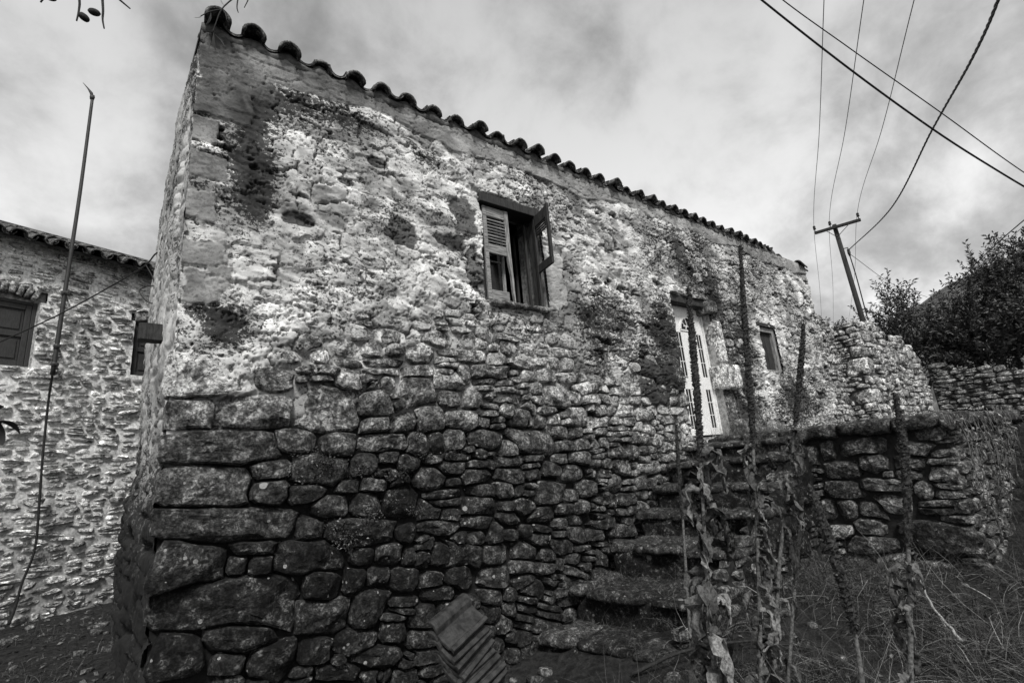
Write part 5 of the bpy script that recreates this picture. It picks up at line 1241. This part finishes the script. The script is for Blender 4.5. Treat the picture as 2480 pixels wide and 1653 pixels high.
# ---- a stack of spare roof tiles leaning on the wall
def pan_tile(seed):
    """interlocking tile: a roll on one side, a flat pan, a turned-up rim; 0.44 long (y), 0.30 wide (x)"""
    x = np.array([-.15, -.148, -.135, -.11, -.08, -.05, -.03, -.02, .0, .04, .08, .105, .115, .13, .145, .15])
    z = np.array([.0, .012, .032, .047, .050, .036, .014, .004, .0, -.002, .0, .002, .014, .016, .014, .004])
    mb = MB(); ys = np.array([-.22, -.218, -.19, -.185, .0, .18, .218, .22]); lift = np.array([-.004, .002, .003, 0, 0, 0, .002, -.004]); V = []
    for s in (0, 1):
        for y, l in zip(ys, lift): V.append(np.c_[x, np.full(len(x), y), z + l - (.015 if s else 0)])
    V = np.concatenate(V); nx, ny = len(x), len(ys); Q = []; Mx = nx * ny
    for j in range(ny - 1):
        for i in range(nx - 1):
            o = j * nx + i; Q.append((o, o + 1, o + nx + 1, o + nx)); Q.append((Mx + o, Mx + o + nx, Mx + o + nx + 1, Mx + o + 1))
    for i in range(nx - 1):
        Q.append((i, Mx + i, Mx + i + 1, i + 1)); e = (ny - 1) * nx + i; Q.append((e, e + 1, Mx + e + 1, Mx + e))
    for j in range(ny - 1):
        o = j * nx; Q.append((o, o + nx, Mx + o + nx, Mx + o)); o += nx - 1; Q.append((o, Mx + o, Mx + o + nx, o + nx))
    mb.add(V, Q=Q); return mb.mesh('spare_tile', M_stack, False)
tile_me = pan_tile(0)
# long axis runs level away to the right, width falls towards the viewer
ey = np.array([.93, .30, .20]); ey /= np.linalg.norm(ey)
dn = np.array([.26, -.74, -.62]); dn -= ey * (dn @ ey); dn /= np.linalg.norm(dn)
nz_ = np.cross(dn, ey); 
ORD = ' second third fourth fifth sixth seventh eighth ninth tenth eleventh twelfth thirteenth'.split(' ')
rk = np.random.default_rng(4); NT_ = 13
for q in range(NT_):
    c = np.array([2.10, 3.66, .40]) + np.array([.010, -.012, -.050]) * q + rk.normal(0, .010, 3) + (np.array([0, 0, 0]) if q else 0)
    tl = 0 if q else .0
    m = Matrix((( dn[0], ey[0], nz_[0], c[0]), (dn[1], ey[1], nz_[1], c[1]), (dn[2], ey[2], nz_[2], c[2]), (0, 0, 0, 1)))
    o = link('spare_tile', tile_me); o.matrix_world = m @ Matrix.Rotation(rk.normal(0, .045), 4, 'Z')
    tag(o, 'top clay interlocking tile of the leaning stack, its roll in full view' if q == 0 else f'clay interlocking tile, {ORD[q]} from the top of the leaning stack by the wall', 'roof tile', 'stack of spare roof tiles')

# ---- olive sprays hanging into the picture close to the lens
M_olive = simple_mat('dark_olive_bark', .03, 60, .6, 1.4, bump=.3)
ro = np.random.default_rng(15)
def spray(name, stems, leaves, fruits, label, cat):
    root = thing(name, stems[0][0], label, cat)
    for P in stems:
        mb = MB(); tube(mb, spline(P, 14), np.linspace(.0035, .0016, 14), 6); mb.build('stem', M_olive, root)
    for (b, t, w) in leaves:
        b, t = np.array(b), np.array(t); d = t - b; L = np.linalg.norm(d); d /= L; s = np.cross(d, ro.normal(0, 1, 3)); s /= np.linalg.norm(s); nn = np.cross(d, s); V = []
        for i in range(7):
            q = i / 6; ww = w * math.sin(math.pi * (q * .94 + .03)) ** .8 * .5
            for k_ in (-1, 0, 1): V.append(b + d * L * q + s * ww * k_ + nn * (ww * .35 * abs(k_) + .08 * L * math.sin(q * 3)))
        Q = [(i * 3 + k_, i * 3 + k_ + 1, i * 3 + k_ + 4, i * 3 + k_ + 3) for i in range(6) for k_ in (0, 1)]
        MB().add(V, Q=Q, tone=.045).build('leaf', M_green, root)
    for (c, d, r_) in fruits:
        c, d = np.array(c), np.array(d) / np.linalg.norm(d); mb = MB(); t = np.linspace(-1, 1, 9)
        tube(mb, c + d * (t * r_ * 1.45)[:, None], np.sqrt(np.clip(1 - t * t, .004, 1)) * r_, 10, tone=.02); mb.build('olive', M_olive, root)
spray('olive_twig', [[(-.21, 1.283, 2.80), (-.192, 1.286, 2.735), (-.189, 1.286, 2.70), (-.19, 1.286, 2.669)], [(-.158, 1.291, 2.80), (-.149, 1.291, 2.734), (-.147, 1.292, 2.704), (-.142, 1.292, 2.680)], [(-.140, 1.292, 2.80), (-.126, 1.294, 2.784), (-.1, 1.296, 2.768)], [(-.245, 1.277, 2.74), (-.242, 1.277, 2.713), (-.250, 1.276, 2.676)]],
      [], [((-.179, 1.288, 2.688), (.6, 0, -.45), .0085), ((-.163, 1.289, 2.713), (.9, 0, .1), .0085), ((-.236, 1.278, 2.700), (.9, 0, .2), .0075)], 'olive twig with a few olives hanging at the top left corner', 'olive twig')
spray('olive_twig', [[(.235, 1.886, 3.70), (.185, 1.89, 3.58), (.135, 1.895, 3.48), (.117, 1.896, 3.394), (.109, 1.897, 3.347)], [(.132, 1.895, 3.474), (.092, 1.898, 3.44), (.066, 1.899, 3.405)], [(.19, 1.891, 3.60), (.186, 1.891, 3.52), (.192, 1.891, 3.49)], [(.23, 1.887, 3.66), (.225, 1.887, 3.58), (.212, 1.888, 3.525)]],
      [((.07, 1.899, 3.41), (.045, 1.90, 3.388), .012), ((.098, 1.898, 3.44), (.085, 1.898, 3.375), .011), ((.135, 1.895, 3.48), (.152, 1.893, 3.43), .010), ((.112, 1.897, 3.35), (.082, 1.897, 3.285), .018), ((.112, 1.897, 3.35), (.125, 1.897, 3.27), .016), ((.112, 1.897, 3.35), (.105, 1.88, 3.255), .018), ((.112, 1.897, 3.35), (.15, 1.89, 3.30), .016), ((.112, 1.897, 3.35), (.092, 1.91, 3.35), .022), ((.14, 1.894, 3.50), (.125, 1.894, 3.54), .011)], [], 'drooping olive twig with narrow leaves over the first eave tile', 'olive twig')
spray('olive_twig', [[(-.30, 1.47, 1.86), (-.262, 1.478, 1.80), (-.235, 1.481, 1.765)]], [((-.24, 1.481, 1.77), (-.205, 1.484, 1.742), .036), ((-.24, 1.481, 1.77), (-.228, 1.482, 1.720), .034), ((-.25, 1.479, 1.785), (-.262, 1.478, 1.742), .034), ((-.262, 1.478, 1.80), (-.235, 1.481, 1.802), .014)], [], 'dark twig tip with a few leaves at the left edge of the picture', 'leafy twig')
